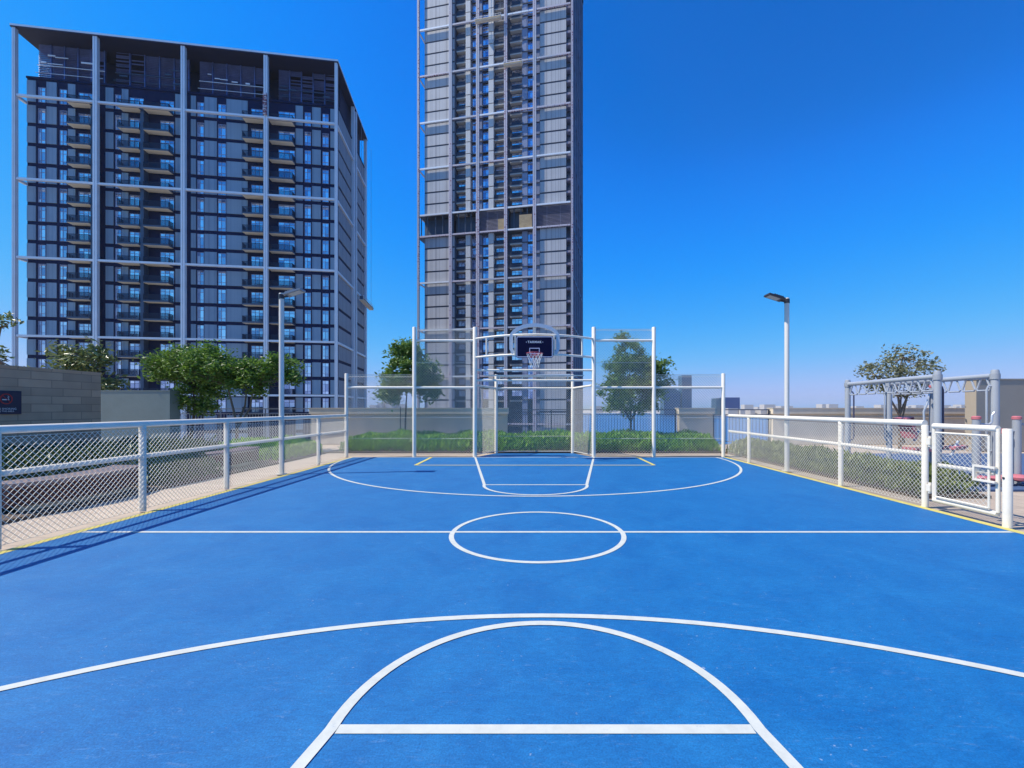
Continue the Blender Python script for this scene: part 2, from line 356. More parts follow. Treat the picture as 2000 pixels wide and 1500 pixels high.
# ------------------------------------------------------------------ ground, water, far shore
b = MB(); b.box(-60, 45, -14, 18.55, -13.0, -0.02)
structure('podium_terrace', b, M['paver'])
b = MB(); b.quad((-5000, -300, -14), (5000, -300, -14), (5000, 5200, -14), (-5000, 5200, -14))
structure('water', b, M['water'])
b = MB(); b.poly([(-1500, -200, -13.2), (24, -200, -13.2), (24, 165, -13.2), (-60, 190, -13.2), (-220, 330, -13.2), (-1500, 330, -13.2)])
structure('city_ground', b, M['land'])
b = MB(); b.poly([(-5000, 700, -13.4), (-900, 900, -13.4), (-250, 1250, -13.4), (330, 1250, -13.4), (385, 800, -13.4), (700, 700, -13.4), (5000, 620, -13.4), (5000, 5200, -13.4), (-5000, 5200, -13.4)])
structure('far_shore', b, M['far_sand'])

# ------------------------------------------------------------------ the court and its markings
AX = 0.06
XL, XR = -5.58, 5.90
YB, YM = 13.28, 5.265
YN = 2*YM - YB
b = MB()
b.poly([(XL, YN, 0), (XR, YN, 0), (XR, YB, 0), (1.86, YB, 0), (1.33, 14.48, 0), (-1.21, 14.48, 0), (-1.76, YB, 0), (XL, YB, 0)])
court = structure('sports_court', b, M['court'])
def marking(name, mb, m=None, z=0.004): return part(name, mb, m or M['line'], court, loc=(0, 0, 0.0012+z*0.2))
def band(pts, w, closed=False):
    mb = MB(); pts = [Vector((p[0], p[1], 0)) for p in pts]; N = len(pts); L = []; Rr = []
    for k, p in enumerate(pts):
        if closed: d1 = (p-pts[k-1]).normalized(); d2 = (pts[(k+1) % N]-p).normalized()
        else:
            d1 = (p-pts[k-1]).normalized() if k else (pts[1]-p).normalized(); d2 = (pts[k+1]-p).normalized() if k < N-1 else d1
        n = (d1+d2).normalized(); n = Vector((-n.y, n.x, 0)); s = 1/max(0.4, n.dot(Vector((-d1.y, d1.x, 0))))
        L.append(p+n*w/2*s); Rr.append(p-n*w/2*s)
    for k in range(N if closed else N-1):
        j = (k+1) % N; mb.quad(Rr[k], Rr[j], L[j], L[k])
    return mb
def arc(cx, cy, r, a0, a1, n=96): return [(cx+r*math.cos(R(a0+(a1-a0)*k/n)), cy+r*math.sin(R(a0+(a1-a0)*k/n))) for k in range(n+1)]
LW = 0.058
marking('side_line', band([(XL+0.07, YN), (XL+0.07, YB)], 0.11), M['line_y'], 0.004)
marking('side_line', band([(XR-0.02, YN), (XR-0.02, YB)], 0.12), M['line_y'], 0.004)
marking('end_line', band([(XL+0.14, YB-0.03), (XR-0.10, YB-0.03)], LW), z=0.008)
marking('centre_line', band([(XL+0.14, YM), (XR-0.10, YM)], LW), z=0.008)
marking('centre_circle', band(arc(AX, YM-0.02, 1.02, 0, 360)[:-1], LW, True), z=0.012)
R3 = 5.53; YA = 12.92
ca = math.degrees(math.asin((YB-0.06-YA)/R3))
marking('three_point_arc', band(arc(AX, YA, R3, 180-ca, 360+ca), LW), z=0.016)
YA2 = 2*YM - YA
marking('three_point_arc', band(arc(AX, YA2, R3, -ca*0+0, 180), LW), z=0.016)
def lane(yft, yend, sgn):
    pts = [(AX-1.80, yend), (AX-1.0, yft)] + arc(AX, yft, 1.0, 180, 180+sgn*180, 40)[1:] + [(AX+1.80, yend)]
    return band(pts, LW)
YF = 8.50
marking('key_outline', lane(YF, YB-0.06, 1), z=0.020)
marking('key_outline', lane(2*YM-YF, YN+0.06, -1), z=0.020)
marking('free_throw_line', band([(AX-0.97, YF), (AX+0.97, YF)], LW), z=0.012)
marking('free_throw_line', band([(AX-0.97, 2*YM-YF), (AX+0.97, 2*YM-YF)], LW), z=0.012)
marking('goal_area_line', band([(AX-3.16, 11.42), (AX+3.16, 11.42)], LW*1.2), M['line_y'], z=0.012)
for sx in (-1, 1):
    marking('goal_area_mark', band([(AX+sx*3.13, 11.42), (AX+sx*3.13, YB-0.06)], LW*1.5), M['line_y'], 0.024)

# ------------------------------------------------------------------ chain link
def chainlink(mb, P0, P1, z0, z1, pitch=0.07, r=0.0028):
    P0, P1 = Vector((P0[0], P0[1], 0)), Vector((P1[0], P1[1], 0)); L = (P1-P0).length; e = (P1-P0)/L; n = Vector((-e.y, e.x, 0)); H = z1-z0
    def seg(s0, h0, s1, h1, off):
        a = P0+e*s0+Vector((0,0,z0+h0))+n*off; c = P0+e*s1+Vector((0,0,z0+h1))+n*off
        d = (c-a).normalized(); p = n.cross(d).normalized()
        i = len(mb.v)
        for q in (a, c):
            for t in (0, 1, 2): 
                an = 2*math.pi*t/3; mb.v.append(tuple(q + r*(math.cos(an)*p+math.sin(an)*n)))
        for t in range(3): u = (t+1) % 3; mb.f.append((i+t, i+u, i+3+u, i+3+t)); mb.mi.append(mb.cur)
    k = -H
    while k < L:
        s0, s1 = max(0, k), min(L, k+H)
        if s1-s0 > 0.01:
            seg(s0, s0-k, s1, s1-k, r*0.9)
            seg(s0, H-(s0-k), s1, H-(s1-k), -r*0.9)
        k += pitch
    for h in (0.006, H-0.006): seg(0, h, L, h, 0)
def cap_post(mb, x, y, h, r, n=16, z0=0.0):
    mb.lathe((x, y, z0), [(r, 0), (r, h-0.012), (r*0.85, h)], n)

# low fences along both sides
def low_fence(label, x, posts, y0, y1, mesh_dx, endposts=()):
    t = thing('sports_fence', label, 'fence', (x, (y0+y1)/2, 0)); oy = (y0+y1)/2
    for y in posts:
        m = MB(); cap_post(m, 0, y-oy, 1.24, 0.044); part('post', m, M['white'], t, True)
    m = MB(); m.tube([(0, y0-oy, 1.27), (0, y1-oy, 1.27)], 0.046, 16); part('top_rail', m, M['white'], t, True)
    m = MB(); m.tube([(0.0, y0-oy, 0.80), (0.0, y1-oy, 0.80)], 0.034, 12); part('middle_rail', m, M['white'], t, True)
    stops = sorted(set([y0]+[p for p in posts if y0 < p < y1]+[y1]))
    for a, c in zip(stops, stops[1:]):
        m = MB(); chainlink(m, (mesh_dx, a-oy+0.004), (mesh_dx, c-oy-0.004), 0.04, 1.20, 0.07, 0.0030); part('mesh_panel', m, M['wire'], t)
    return t
low_fence('long low white chain link fence along the bench side of the blue court', -5.68, [-2.4, -0.65, 1.1, 2.85, 4.6, 6.34, 8.08, 11.55], -2.4, 13.2, 0.052)
low_fence('low white chain link fence beside the outdoor gym, ending at the gate', 5.97, [12.0, 8.43, 6.62], 6.62, 13.2, -0.055)

# gate
t = thing('mesh_gate', 'closed white mesh gate with latch between the gym side fence and thick post', 'gate', (5.97, 6.05, 0))
y0, y1 = -0.47, 0.42
m = MB()
m.tube([(0, y0, 0.16), (0, y0, 1.23)], 0.024, 12); m.tube([(0, y1, 0.16), (0, y1, 1.23)], 0.024, 12)
m.tube([(0, y0-0.0, 1.235), (0, y1, 1.235)], 0.04, 12); m.tube([(0, y0, 0.14), (0, y1, 0.14)], 0.035, 12)
part('frame', m, M['white'], t, True)
m = MB(); m.tube([(0.0, y0+.03, 0.66), (0.0, y1-.03, 0.66)], 0.03, 12); part('middle_rail', m, M['white'], t, True)
m = MB(); chainlink(m, (-0.05, y0+0.05), (-0.05, y1-0.05), 0.2, 1.15); part('mesh_panel', m, M['wire'], t)
m = MB()
for yy in (y0+0.07, y1-0.07): m.tube([(-0.045, yy, 0.2), (-0.045, yy, 1.14)], 0.014, 8)
for zz in (0.2, 1.14): m.tube([(-0.045, y0+0.07, zz), (-0.045, y1-0.07, zz)], 0.014, 8)
part('inner_frame', m, M['white'], t, True)
m = MB(); m.box(-0.07, -0.03, y0-0.02, y0+0.26, 0.72, 0.745); m.box(-0.07, -0.03, y0+0.235, y0+0.26, 0.56, 0.72); m.box(-0.07, -0.03, y0-0.02, y0+0.26, 0.535, 0.56)
part('latch', m, M['white'], t)
for zz in (0.3, 1.0):
    m = MB(); m.box(-0.03, 0.03, y1+0.036, y1+0.10, zz-0.05, zz+0.05); m.tube([(0, y1+0.068, zz-0.08), (0, y1+0.068, zz+0.08)], 0.022, 10); part('hinge', m, M['white'], t)
t = thing('gate_post', 'thick white round steel post at the free end of the mesh gate', 'post', (5.97, 5.47, 0))
m = MB(); cap_post(m, 0, 0, 1.24, 0.048, 24); part('tube', m, M['white'], t, True)
m = MB(); m.tube([(-0.045, 0.0, 0.62), (-0.055, 0.0, 0.62)], 0.014, 10); part('bolt', m, M['dark'], t)

# tall ball-stop screens behind the end line
def screen(label, low_post, mid_post, low_h, tall_h, inner):
    x0, xm, xi = low_post, mid_post, inner
    sg = 1 if xm > x0 else -1
    t = thing('ball_stop_fence', label, 'fence', (xm, YB+0.06, 0))
    m = MB(); cap_post(m, x0-xm, 0, low_h, 0.054); part('post', m, M['white'], t, True)
    m = MB(); cap_post(m, 0, 0, tall_h, 0.060); part('post', m, M['white'], t, True)
    for zz in (2.13,):
        m = MB(); m.tube([(x0-xm, 0, zz), (-sg*0.0, 0, zz)], 0.036, 12); part('cross_rail', m, M['white'], t, True)
    for zz in (2.13, 3.57):
        m = MB(); m.tube([(0, 0, zz), (xi-xm, 0, zz)], 0.036, 12); part('cross_rail', m, M['white'], t, True)
    m = MB(); chainlink(m, (min(x0, xm)-xm+0.05, 0.075), (max(x0, xm)-xm-0.05, 0.075), 0.05, low_h-0.02, 0.085, 0.0048); part('mesh_panel', m, M['wire'], t)
    m = MB(); chainlink(m, (min(xi, xm)-xm+0.05, 0.075), (max(xi, xm)-xm-0.05, 0.075), 0.05, tall_h-0.04, 0.085, 0.0048); part('mesh_panel', m, M['wire'], t)
    m = MB()
    for zz in (0.56, 1.2, low_h-0.1): m.tube([(min(x0, xm)-xm, 0.07, zz), (max(x0, xm)-xm, 0.07, zz)], 0.006, 6)
    for zz in (0.56, 1.2, 2.9, tall_h-0.08): m.tube([(min(xi, xm)-xm, 0.07, zz), (max(xi, xm)-xm, 0.07, zz)], 0.006, 6)
    part('tension_wire', m, M['wire'], t)
screen('stepped white chain link ball stop fence in front of the round tree', -5.70, -3.62, 2.56, 3.98, -1.765)
screen('stepped white chain link ball stop fence in front of the cone shaped tree', 5.85, 3.72, 2.56, 3.98, 1.88)

# goal cage
t = thing('goal_cage', 'white steel goal with recessed chain link cage under the basketball hoop', 'goal', (AX, YB+0.06, 0))
gx0, gx1 = -1.765-AX, 1.88-AX
bx0, bx1, by = -1.21-AX, 1.34-AX, 1.18
for gx in (gx0, gx1):
    m = MB(); cap_post(m, gx, 0, 3.98, 0.064, 18); part('post', m, M['white'], t, True)
for bx in (bx0, bx1):
    m = MB(); cap_post(m, bx, by, 2.62, 0.055, 14); part('back_post', m, M['white'], t, True)
for zz, rr in ((2.66, 0.034), (2.35, 0.034)):
    m = MB(); m.tube([(gx0, 0, zz), (gx1, 0, zz)], rr, 14); part('crossbar', m, M['white'], t, True)
m = MB(); m.tube([(gx0+.3, 0.02, 2.50), (gx1-.3, 0.02, 2.50)], 0.018, 8)
for k in range(4): xx = gx0+0.75+k*0.70; m.tube([(xx, 0.02, 2.35), (xx, 0.02, 2.50)], 0.02, 8)
part('ladder_bar', m, M['white'], t, True)
for zz in (2.56, 2.16):
    m = MB(); m.tube([(bx0, by, zz), (bx1, by, zz)], 0.035, 10); part('back_rail', m, M['white'], t, True)
for gx, bx in ((gx0, bx0), (gx1, bx1)):
    m = MB(); m.tube([(gx, 0, 2.2), (bx, by, 2.16)], 0.035, 10); part('side_rail', m, M['white'], t, True)
    m = MB(); d = Vector((bx-gx, by)).normalized()
    chainlink(m, (gx+d.x*.08, d.y*.08), (bx-d.x*.06, by-d.y*.06), 0.05, 2.12, 0.07, 0.0042); part('mesh_panel', m, M['wire'], t)
m = MB(); chainlink(m, (bx0+.05, by+.06), (bx1-.05, by+.06), 0.05, 2.60, 0.07, 0.0045); part('mesh_panel', m, M['wire'], t)
m = MB()
for zz in (0.06,): m.tube([(gx0, 0.05, zz), (bx0, by, zz), (bx1, by, zz), (gx1, 0.05, zz)], 0.012, 6)
m.tube([(bx0, by+.05, 0.56), (bx1, by+.05, 0.56)], 0.006, 6)
part('tension_wire', m, M['wire'], t)
# curved bars bowing out over the court, carrying the hoop
def bow(z, zmid, n=28):
    return [(gx0+(gx1-gx0)*k/n, -0.78*(1-((2*k/n)-1)**2), z+(zmid-z)*(1-((2*k/n)-1)**2)) for k in range(n+1)]
for z0 in (3.62, 3.05):
    m = MB(); m.tube(bow(z0, z0+0.0), 0.033, 12); part('curved_bar', m, M['white'], t, True)
for k in (3, 25):
    p, q = bow(3.05, 3.05)[k], bow(3.62, 3.62)[k]
    m = MB(); m.tube([p, q], 0.028, 10); part('bar_spacer', m, M['white'], t, True)

# basketball hoop
HY = YB+0.06-0.78
t = thing('basketball_hoop', 'navy backboard with red rim and white net on the curved bars over the goal', 'basketball hoop', (AX, HY, 3.0))
bw, bh = 0.53, 0.62
m = MB(); yb = -0.12
def rrect(w0, w1, z0, z1, r, y, n=6):
    pts = []
    for cx, cz, a in ((w1-r, z0+r, -90), (w1-r, z1-r, 0), (w0+r, z1-r, 90), (w0+r, z0+r, 180)):
        for k in range(n+1): th = R(a+90*k/n); pts.append((cx+r*math.cos(th), y, cz+r*math.sin(th)))
    return pts
def prism(mb, front, depth):
    n = len(front); i = len(mb.v); mb.v += [tuple(p) for p in front]+[(p[0], p[1]+depth, p[2]) for p in front]
    mb.f.append(tuple(i+k for k in range(n))); mb.mi.append(mb.cur); mb.f.append(tuple(i+n+k for k in reversed(range(n)))); mb.mi.append(mb.cur)
    for k in range(n): j = (k+1) % n; mb.f.append((i+k, i+n+k, i+n+j, i+j)); mb.mi.append(mb.cur)
prism(m, rrect(-bw, bw, -0.06, -0.06+bh, 0.06, yb), 0.05); part('backboard', m, M['board'], t)
bb = t.children[0]
def ring_frame(mb, x0, x1, z0, z1, w, r, y, d=0.004):
    o_, i_ = rrect(x0, x1, z0, z1, r, y), rrect(x0+w, x1-w, z0+w, z1-w, max(0.004, r-w), y)
    for k in range(len(o_)): j = (k+1) % len(o_); mb.quad(o_[k], o_[j], i_[j], i_[k])
m = MB(); ring_frame(m, -bw+0.012, bw-0.012, -0.048, -0.072+bh, 0.022, 0.05, yb-0.004); part('border_line', m, M['board_line'], bb)
m = MB(); ring_frame(m, -0.15, 0.145, 0.05, 0.22, 0.02, 0.004, yb-0.004); part('target_square', m, M['board_line'], bb)
tx = bpy.data.curves.new('lettering', 'FONT'); tx.body = "TARMAK"; tx.size = 0.085; tx.align_x = 'CENTER'; tx.align_y = 'CENTER'; tx.space_character = 1.25; tx.offset = 0.003
to = bpy.data.objects.new('lettering_curve', tx); C.objects.link(to)
dg = bpy.context.evaluated_depsgraph_get(); me = bpy.data.meshes.new_from_object(to.evaluated_get(dg)); bpy.data.objects.remove(to)
me.materials.clear(); me.materials.append(M['sign_white'])
lo = link('lettering', me, bb, (0.0, yb-0.006, 0.385)); lo.rotation_euler = (R(90), 0, 0)
m = MB()
for sx in (-0.235, 0.235): m.box(sx-0.008, sx+0.008, yb-0.006, yb-0.002, 0.37, 0.40)
part('lettering_dots', m, M['board_line'], bb)
m = MB(); m.tube([(0.225*math.cos(2*math.pi*k/28), yb-0.30+0.225*math.sin(2*math.pi*k/28), 0.03) for k in range(28)], 0.011, 8, closed=True)
m.tube([(-0.08, yb, 0.03), (-0.06, yb-0.09, 0.03)], 0.012, 8); m.tube([(0.08, yb, 0.03), (0.06, yb-0.09, 0.03)], 0.012, 8)
m.box(-0.12, 0.12, yb-0.012, yb-0.0005, -0.06, 0.045); m.box(-0.06, 0.06, yb-0.09, yb-0.012, -0.02, 0.0)
part('rim', m, M['rim'], t, True)
m = MB(); NL = 12; lev = [(0.222, 0.02), (0.19, -0.09), (0.155, -0.19), (0.13, -0.28), (0.125, -0.37)]
for k in range(NL):
    for dr in (-1, 1):
        pts = []
        for q, (rr, zz) in enumerate(lev):
            a = 2*math.pi*(k+dr*0.5*q)/NL; pts.append((rr*math.cos(a), yb-0.30+rr*math.sin(a), zz))
        m.tube(pts, 0.0045, 5, caps=False)
part('net', m, M['net'], t)
m = MB()
ap = [(-0.50, 0.05), (-0.63, 0.12), (-0.68, 0.22), (-0.68, 0.55)] + [(-0.68*math.cos(R(a)), 0.55+0.36*math.sin(R(a))) for a in range(15, 180, 15)] + [(0.68, 0.55), (0.68, 0.22), (0.63, 0.12), (0.50, 0.05)]
ap = [Vector((x, 0, z)) for x, z in ap]; n_ = len(ap)
for k, p in enumerate(ap):
    d = (ap[min(k+1, n_-1)]-ap[max(k-1, 0)]).normalized(); nn = Vector((d.z, 0, -d.x))*0.052
    m.v += [tuple(p+nn+Vector((0, y, 0))) for y in (0.065, 0.135)]+[tuple(p-nn+Vector((0, y, 0))) for y in (0.135, 0.065)]
for k in range(n_-1):
    for j in range(4): m.f.append((4*k+j, 4*k+(j+1) % 4, 4*k+4+(j+1) % 4, 4*k+4+j)); m.mi.append(0)
m.f += [(0, 1, 2, 3), (4*n_-1, 4*n_-2, 4*n_-3, 4*n_-4)]; m.mi += [0, 0]
part('arch_frame', m, M['arch'], t)
m = MB(); m.box(-0.035, 0.035, 0.140, 0.20, -0.02, 0.955); part('support_post', m, M['white'], t)
m = MB(); m.box(-0.50, 0.50, -0.066, 0.062, 0.50, 0.54); m.box(-0.50, 0.50, -0.066, 0.062, 0.0, 0.04)
for sx in (-0.56, 0.56): m.box(sx-0.02, sx+0.02, -0.06, 0.06, 0.02, 0.60)
part('bracket', m, M['white'], t)

# lamp posts
def lamp(label, x, y, h, sgn, hm):
    t = thing('lamp_post', label, 'lamp post', (x, y, 0), group='lamp posts beside the court')
    m = MB(); m.lathe((0, 0, 0), [(0.052, 0), (0.052, h-0.02), (0.046, h)], 20); part('pole', m, M['pole'], t, True)
    m = MB(); m.lathe((0, 0, 0), [(0.11, 0), (0.11, 0.018)], 20); part('base_plate', m, M['pole'], t, True)
    m = MB(); m.tube([(0, 0, h-0.08), (sgn*0.14, 0, h-0.06)], 0.03, 10); m.lathe((0, 0, h-0.13), [(0.062, 0), (0.062, 0.1)], 16); part('bracket', m, M['dark'], t, True)
    m = MB(); d = Vector((sgn*math.cos(R(18)), 0, math.sin(R(18)))); n = Vector((-sgn*math.sin(R(18)), 0, math.cos(R(18))))
    c = Vector((sgn*0.10, 0, h-0.05)) + d*0.20
    m.obox(c, d*0.20, Vector((0, 0.13, 0)), n*0.02); m.obox(c+n*0.035-d*0.05, d*0.12, Vector((0, 0.09, 0)), n*0.015)
    for k in range(5): m.obox(c+n*0.056-d*(0.14-0.045*k), d*0.006, Vector((0, 0.085, 0)), n*0.008)
    hd = part('lamp_head', m, M[hm], t)
    m = MB(); m.obox(c-n*0.024+d*0.03, d*0.13, Vector((0, 0.09, 0)), n*0.003); part('diffuser', m, M['concrete_lt'], hd)
lamp('slim pale lamp post in the bench side fence before the apartment block', -5.68, 9.85, 4.10, 1, 'rail')
lamp('slim pale lamp post in the gym side fence standing alone against open sky', 6.05, 10.35, 4.12, -1, 'dark')

# ------------------------------------------------------------------ plants
def add_leaf(mb, c, size, asp=0.45, updir=None):
    if updir is None:
        d = Vector((random.gauss(0, 1), random.gauss(0, 1), random.gauss(-0.1, 0.6))).normalized()
    else:
        d = (Vector((random.gauss(0, 0.5), random.gauss(0, 0.5), 1)) if updir else Vector((0, 0, 1))).normalized()
    s = d.cross(Vector((random.gauss(0, 1), random.gauss(0, 1), random.gauss(0, 1)+0.3))).normalized()
    l = size*random.uniform(0.55, 1.45); w = l*asp; c = Vector(c)
    nrm = d.cross(s)*l*0.10
    a, q = c-d*l/2, c+d*l/2; m1 = c+s*w/2+nrm; m2 = c-s*w/2+nrm
    i = len(mb.v); mb.v += [tuple(a), tuple(m1), tuple(q), tuple(m2)]; mb.f.append((i, i+1, i+2, i+3)); mb.mi.append(0)

def tree(label, base, limbs, blobs, leaf, nleaf, leaf_m, bark, spread=0.16, r0=0.06, name='tree', hollow=0.45, group=None, asp=0.45):
    """limbs: polylines from the ground up in metres relative to base; blobs: ellipsoids (x,y,z,rx,ry,rz,clusters)"""
    t = thing(name, label, 'tree', (base[0], base[1], base[2] if len(base) > 2 else 0), group=group)
    cl = []
    for (x, y, z, rx, ry, rz, n) in blobs:
        for _ in range(n):
            while True:
                v = Vector((random.uniform(-1, 1), random.uniform(-1, 1), random.uniform(-1, 1)))
                if hollow < v.length < 1: break
            cl.append((Vector((x+v.x*rx, y+v.y*ry, z+v.z*rz)), Vector((x, y, z))))
    m = MB()
    for L in limbs:
        n = len(L); m.tube(L, [r0*(1-0.6*k/(n-1)) * (1.0 if L is limbs[0] else 0.75) for k in range(n)], 8)
    ends = [Vector(L[-1]) for L in limbs]
    for c, bc in random.sample(cl, min(len(cl), 34)):
        s = min(ends, key=lambda p: (p-c).length); mid = s.lerp(c, 0.5)+Vector((random.uniform(-.06, .06), random.uniform(-.06, .06), random.uniform(-.12, .02)))
        m.tube([s, mid, c], [r0*0.32, r0*0.2, r0*0.08], 5)
    part('trunk', m, bark, t, True)
    m = MB()
    for c, bc in cl:
        sp = spread*random.uniform(0.6, 1.25)
        for _ in range(int(nleaf*random.uniform(0.5, 1.4))):
            add_leaf(m, c+Vector((random.gauss(0, sp), random.gauss(0, sp), random.gauss(0, sp*0.75))), leaf, asp)
    part('crown', m, leaf_m, t)
    return t
tree('broad light green tree with forked trunk behind the fence in front of the apartment block', (-10.2, 15.0),
     [[(0, 0, 0), (0.02, 0, 0.9), (-0.12, 0, 1.5), (-0.3, 0, 2.2)], [(0.06, 0, 0.85), (0.4, 0.1, 1.5), (0.6, 0, 2.3)], [(0.02, 0, 0.9), (0.1, 0.3, 1.6), (0.1, 0.4, 2.4)]],
     [(-0.9, 0, 3.0, 0.65, 0.8, 0.6, 36), (-0.1, 0, 2.9, 0.6, 0.9, 0.52, 30), (0.35, 0, 2.45, 0.6, 0.8, 0.5, 24), (0.75, 0, 2.75, 0.45, 0.7, 0.42, 16), (1.5, 0, 2.95, 0.45, 0.6, 0.4, 18), (1.95, 0, 2.6, 0.32, 0.4, 0.22, 8)], 0.125, 75, M['leaf_green'], M['bark'], 0.15)
tree('dense dark tree with low shaded crown behind the grey green wall block', (-12.6, 16.0),
     [[(0, 0, 0), (0.1, 0, 0.8), (0.2, 0, 1.6), (0.1, 0, 2.3)]],
     [(-0.9, 0, 2.95, 0.65, 0.8, 0.5, 30), (0.0, 0, 3.1, 0.9, 0.9, 0.6, 46), (0.75, 0, 2.85, 0.7, 0.9, 0.7, 36), (0.35, 0.1, 1.85, 0.75, 0.8, 0.6, 34)], 0.125, 75, M['leaf_green'], M['bark_dk'], 0.16)
tree('grey green leafy tree rising behind the far end of the stone clad wall', (-16.6, 16.0),
     [[(0, 0, 0), (0.1, 0, 1.2), (0.2, 0, 2.4)]],
     [(0.15, 0, 3.15, 0.85, 0.7, 0.5, 34), (-0.65, 0, 3.65, 0.25, 0.25, 0.15, 5), (0.5, 0, 3.6, 0.3, 0.3, 0.2, 7), (1.1, 0, 2.3, 0.28, 0.4, 0.3, 9)], 0.19, 34, M['leaf_olive'], M['bark'], 0.17, asp=0.4)
tree('thin branching tree with a few leaf tufts above the sign end of the stone wall', (-17.6, 14.0),
     [[(0, 0, 0), (0.1, 0, 1.6), (0.25, 0, 3.0), (0.5, 0, 4.1)], [(0.15, 0, 2.2), (0.35, 0, 2.8), (0.5, 0, 3.0)]],
     [(0.62, 0, 4.32, 0.38, 0.3, 0.16, 7), (0.35, 0, 3.05, 0.35, 0.3, 0.35, 9), (0.95, 0, 2.75, 0.25, 0.2, 0.1, 3)], 0.20, 16, M['leaf_olive'], M['bark'], 0.12, asp=0.4)
tree('round dark leaved tree with thin trunk behind the stepped fence, between apartment block and tower', (-4.85, 16.6),
     [[(0, 0, 0), (0, 0, 0.8), (0.03, 0, 1.7), (0.1, 0, 2.6)]],
     [(0.05, 0, 3.45, 0.6, 0.55, 0.65, 34), (0.25, 0, 2.8, 1.0, 0.8, 0.7, 64), (-0.45, 0, 2.15, 0.5, 0.5, 0.45, 24), (0.75, 0, 2.3, 0.55, 0.5, 0.6, 26)], 0.13, 80, M['leaf_dark'], M['bark_dk'], 0.14, 0.045)
m = MB(); m.lathe((-4.99, 16.45, 0), [(0.02, 0), (0.02, 1.55)], 8)
tag(link('tree_stake', m.mesh('tree_stake', M['bark_dk'])), 'thin dark wooden stake beside the trunk of the round tree', 'stake')
tree('cone shaped green tree on short trunk behind the stepped fence next to open water', (3.75, 16.6),
     [[(0, 0, 0), (0, 0, 0.8), (0, 0, 1.6), (-0.05, 0, 3.4)], [(0, 0, 1.0), (-0.4, 0, 1.7), (-0.6, 0, 2.2)], [(0, 0, 1.0), (0.35, 0, 1.7), (0.6, 0, 2.4)]],
     [(0.0, 0, 1.95, 1.2, 1.0, 0.78, 90), (0.05, 0, 2.75, 1.05, 0.9, 0.75, 78), (-0.05, 0, 3.5, 0.6, 0.55, 0.55, 34), (-0.35, 0, 4.15, 0.13, 0.13, 0.25, 4), (1.05, 0, 3.2, 0.45, 0.4, 0.25, 10), (1.15, 0, 2.55, 0.3, 0.4, 0.3, 7)], 0.115, 70, M['leaf_dark'], M['bark_dk'], 0.13, 0.05)
tree('sparse grey leaved tree behind the monkey bars', (13.5, 16.0),
     [[(0, 0, 0), (0, 0, 1.2), (0.05, 0, 1.9)], [(0.02, 0, 1.2), (-0.5, 0, 2.1), (-0.9, 0, 2.7)], [(0.02, 0, 1.3), (0.4, 0, 2.2), (0.7, 0, 3.2)], [(0.02, 0, 1.3), (-0.1, 0, 2.3), (0.1, 0, 3.4)], [(0.15, 0, 0.2), (0.12, 0, 1.2), (0.3, 0, 2.0)]],
     [(-0.8, 0, 2.75, 0.75, 0.7, 0.6, 34), (0.2, 0, 3.2, 0.75, 0.7, 0.65, 34), (0.75, 0, 2.8, 0.6, 0.6, 0.6, 24), (0.0, 0, 2.3, 0.9, 0.7, 0.5, 22)], 0.12, 26, M['leaf_grey'], M['bark'], 0.12, 0.055)

def hedge(label, poly_rows, h, n, leaf, leaf_m, cat='hedge', name='hedge', group=None, asp=0.35):
    """poly_rows: (x0,x1,y0,y1) footprint"""
    x0, x1, y0, y1 = poly_rows
    t = thing(name, label, cat, ((x0+x1)/2, (y0+y1)/2, 0), group=group); cx, cy = (x0+x1)/2, (y0+y1)/2
    m = MB()
    ph = [random.uniform(0, 6.28) for _ in range(6)]
    for _ in range(n):
        x = random.uniform(x0, x1); y = random.uniform(y0, y1)
        lump = 0.10*math.sin(x*2.3+ph[0])+0.08*math.sin(x*5.1+y*2+ph[1])+0.07*math.sin(y*3.7+ph[2])
        edge = min(x-x0, x1-x, y-y0, y1-y); top = h*(1+lump)*min(1, 0.45+edge*2.2)
        z = top*(random.random()**0.45) if random.random() < 0.75 else top*random.random()
        add_leaf(m, (x-cx, y-cy, max(0.03, z)), leaf, asp, True)
    m.cur = 1; xi, yi = (x1-x0)*0.06+0.03, (y1-y0)*0.06+0.03
    for _ in range(int((x1-x0)*(y1-y0)*9)):
        x = random.uniform(x0+xi, x1-xi)-cx; y = random.uniform(y0+yi, y1-yi)-cy
        m.tube([(x, y, 0), (x+random.uniform(-.06, .06), y+random.uniform(-.06, .06), h*0.7)], 0.008, 4, caps=False)
    part('foliage', m, [leaf_m, M['bark_dk']], t)
    return t
hedge('bright green low hedge behind the goal and the stepped fences', (-6.6, 6.4, 14.75, 17.2), 0.56, 26000, 0.15, M['hedge'])
hedge('dull green strip of shrubs between the gate side fence and the gym floor', (6.5, 7.65, 7.4, 14.6), 0.5, 9000, 0.13, M['hedge_dull'])
hedge('bushy dark green shrub bed between the two curved benches', (-8.6, -6.95, 8.2, 9.75), 0.55, 5200, 0.12, M['leaf_shrub'], 'shrub bed', 'shrub_bed')
hedge('low shrub bed behind the benches in front of the stone wall', (-11.6, -8.75, 5.0, 12.6), 0.62, 12000, 0.14, M['leaf_shrub'], 'shrub bed', 'shrub_bed')
hedge('low green shrub bed beyond the farther bench towards the end corner', (-9.8, -7.0, 12.2, 14.6), 0.5, 6500, 0.13, M['hedge'], 'shrub bed', 'shrub_bed')
for nm, rect in (('planting_soil', (-6.9, 6.45, 14.62, 17.4)), ('planting_soil', (6.45, 7.7, 7.3, 14.7)), ('planting_soil', (-12.0, -6.9, 4.0, 14.62))):
    m = MB(); m.box(rect[0], rect[1], rect[2], rect[3], -0.019, 0.03); structure(nm, m, M['soil'])

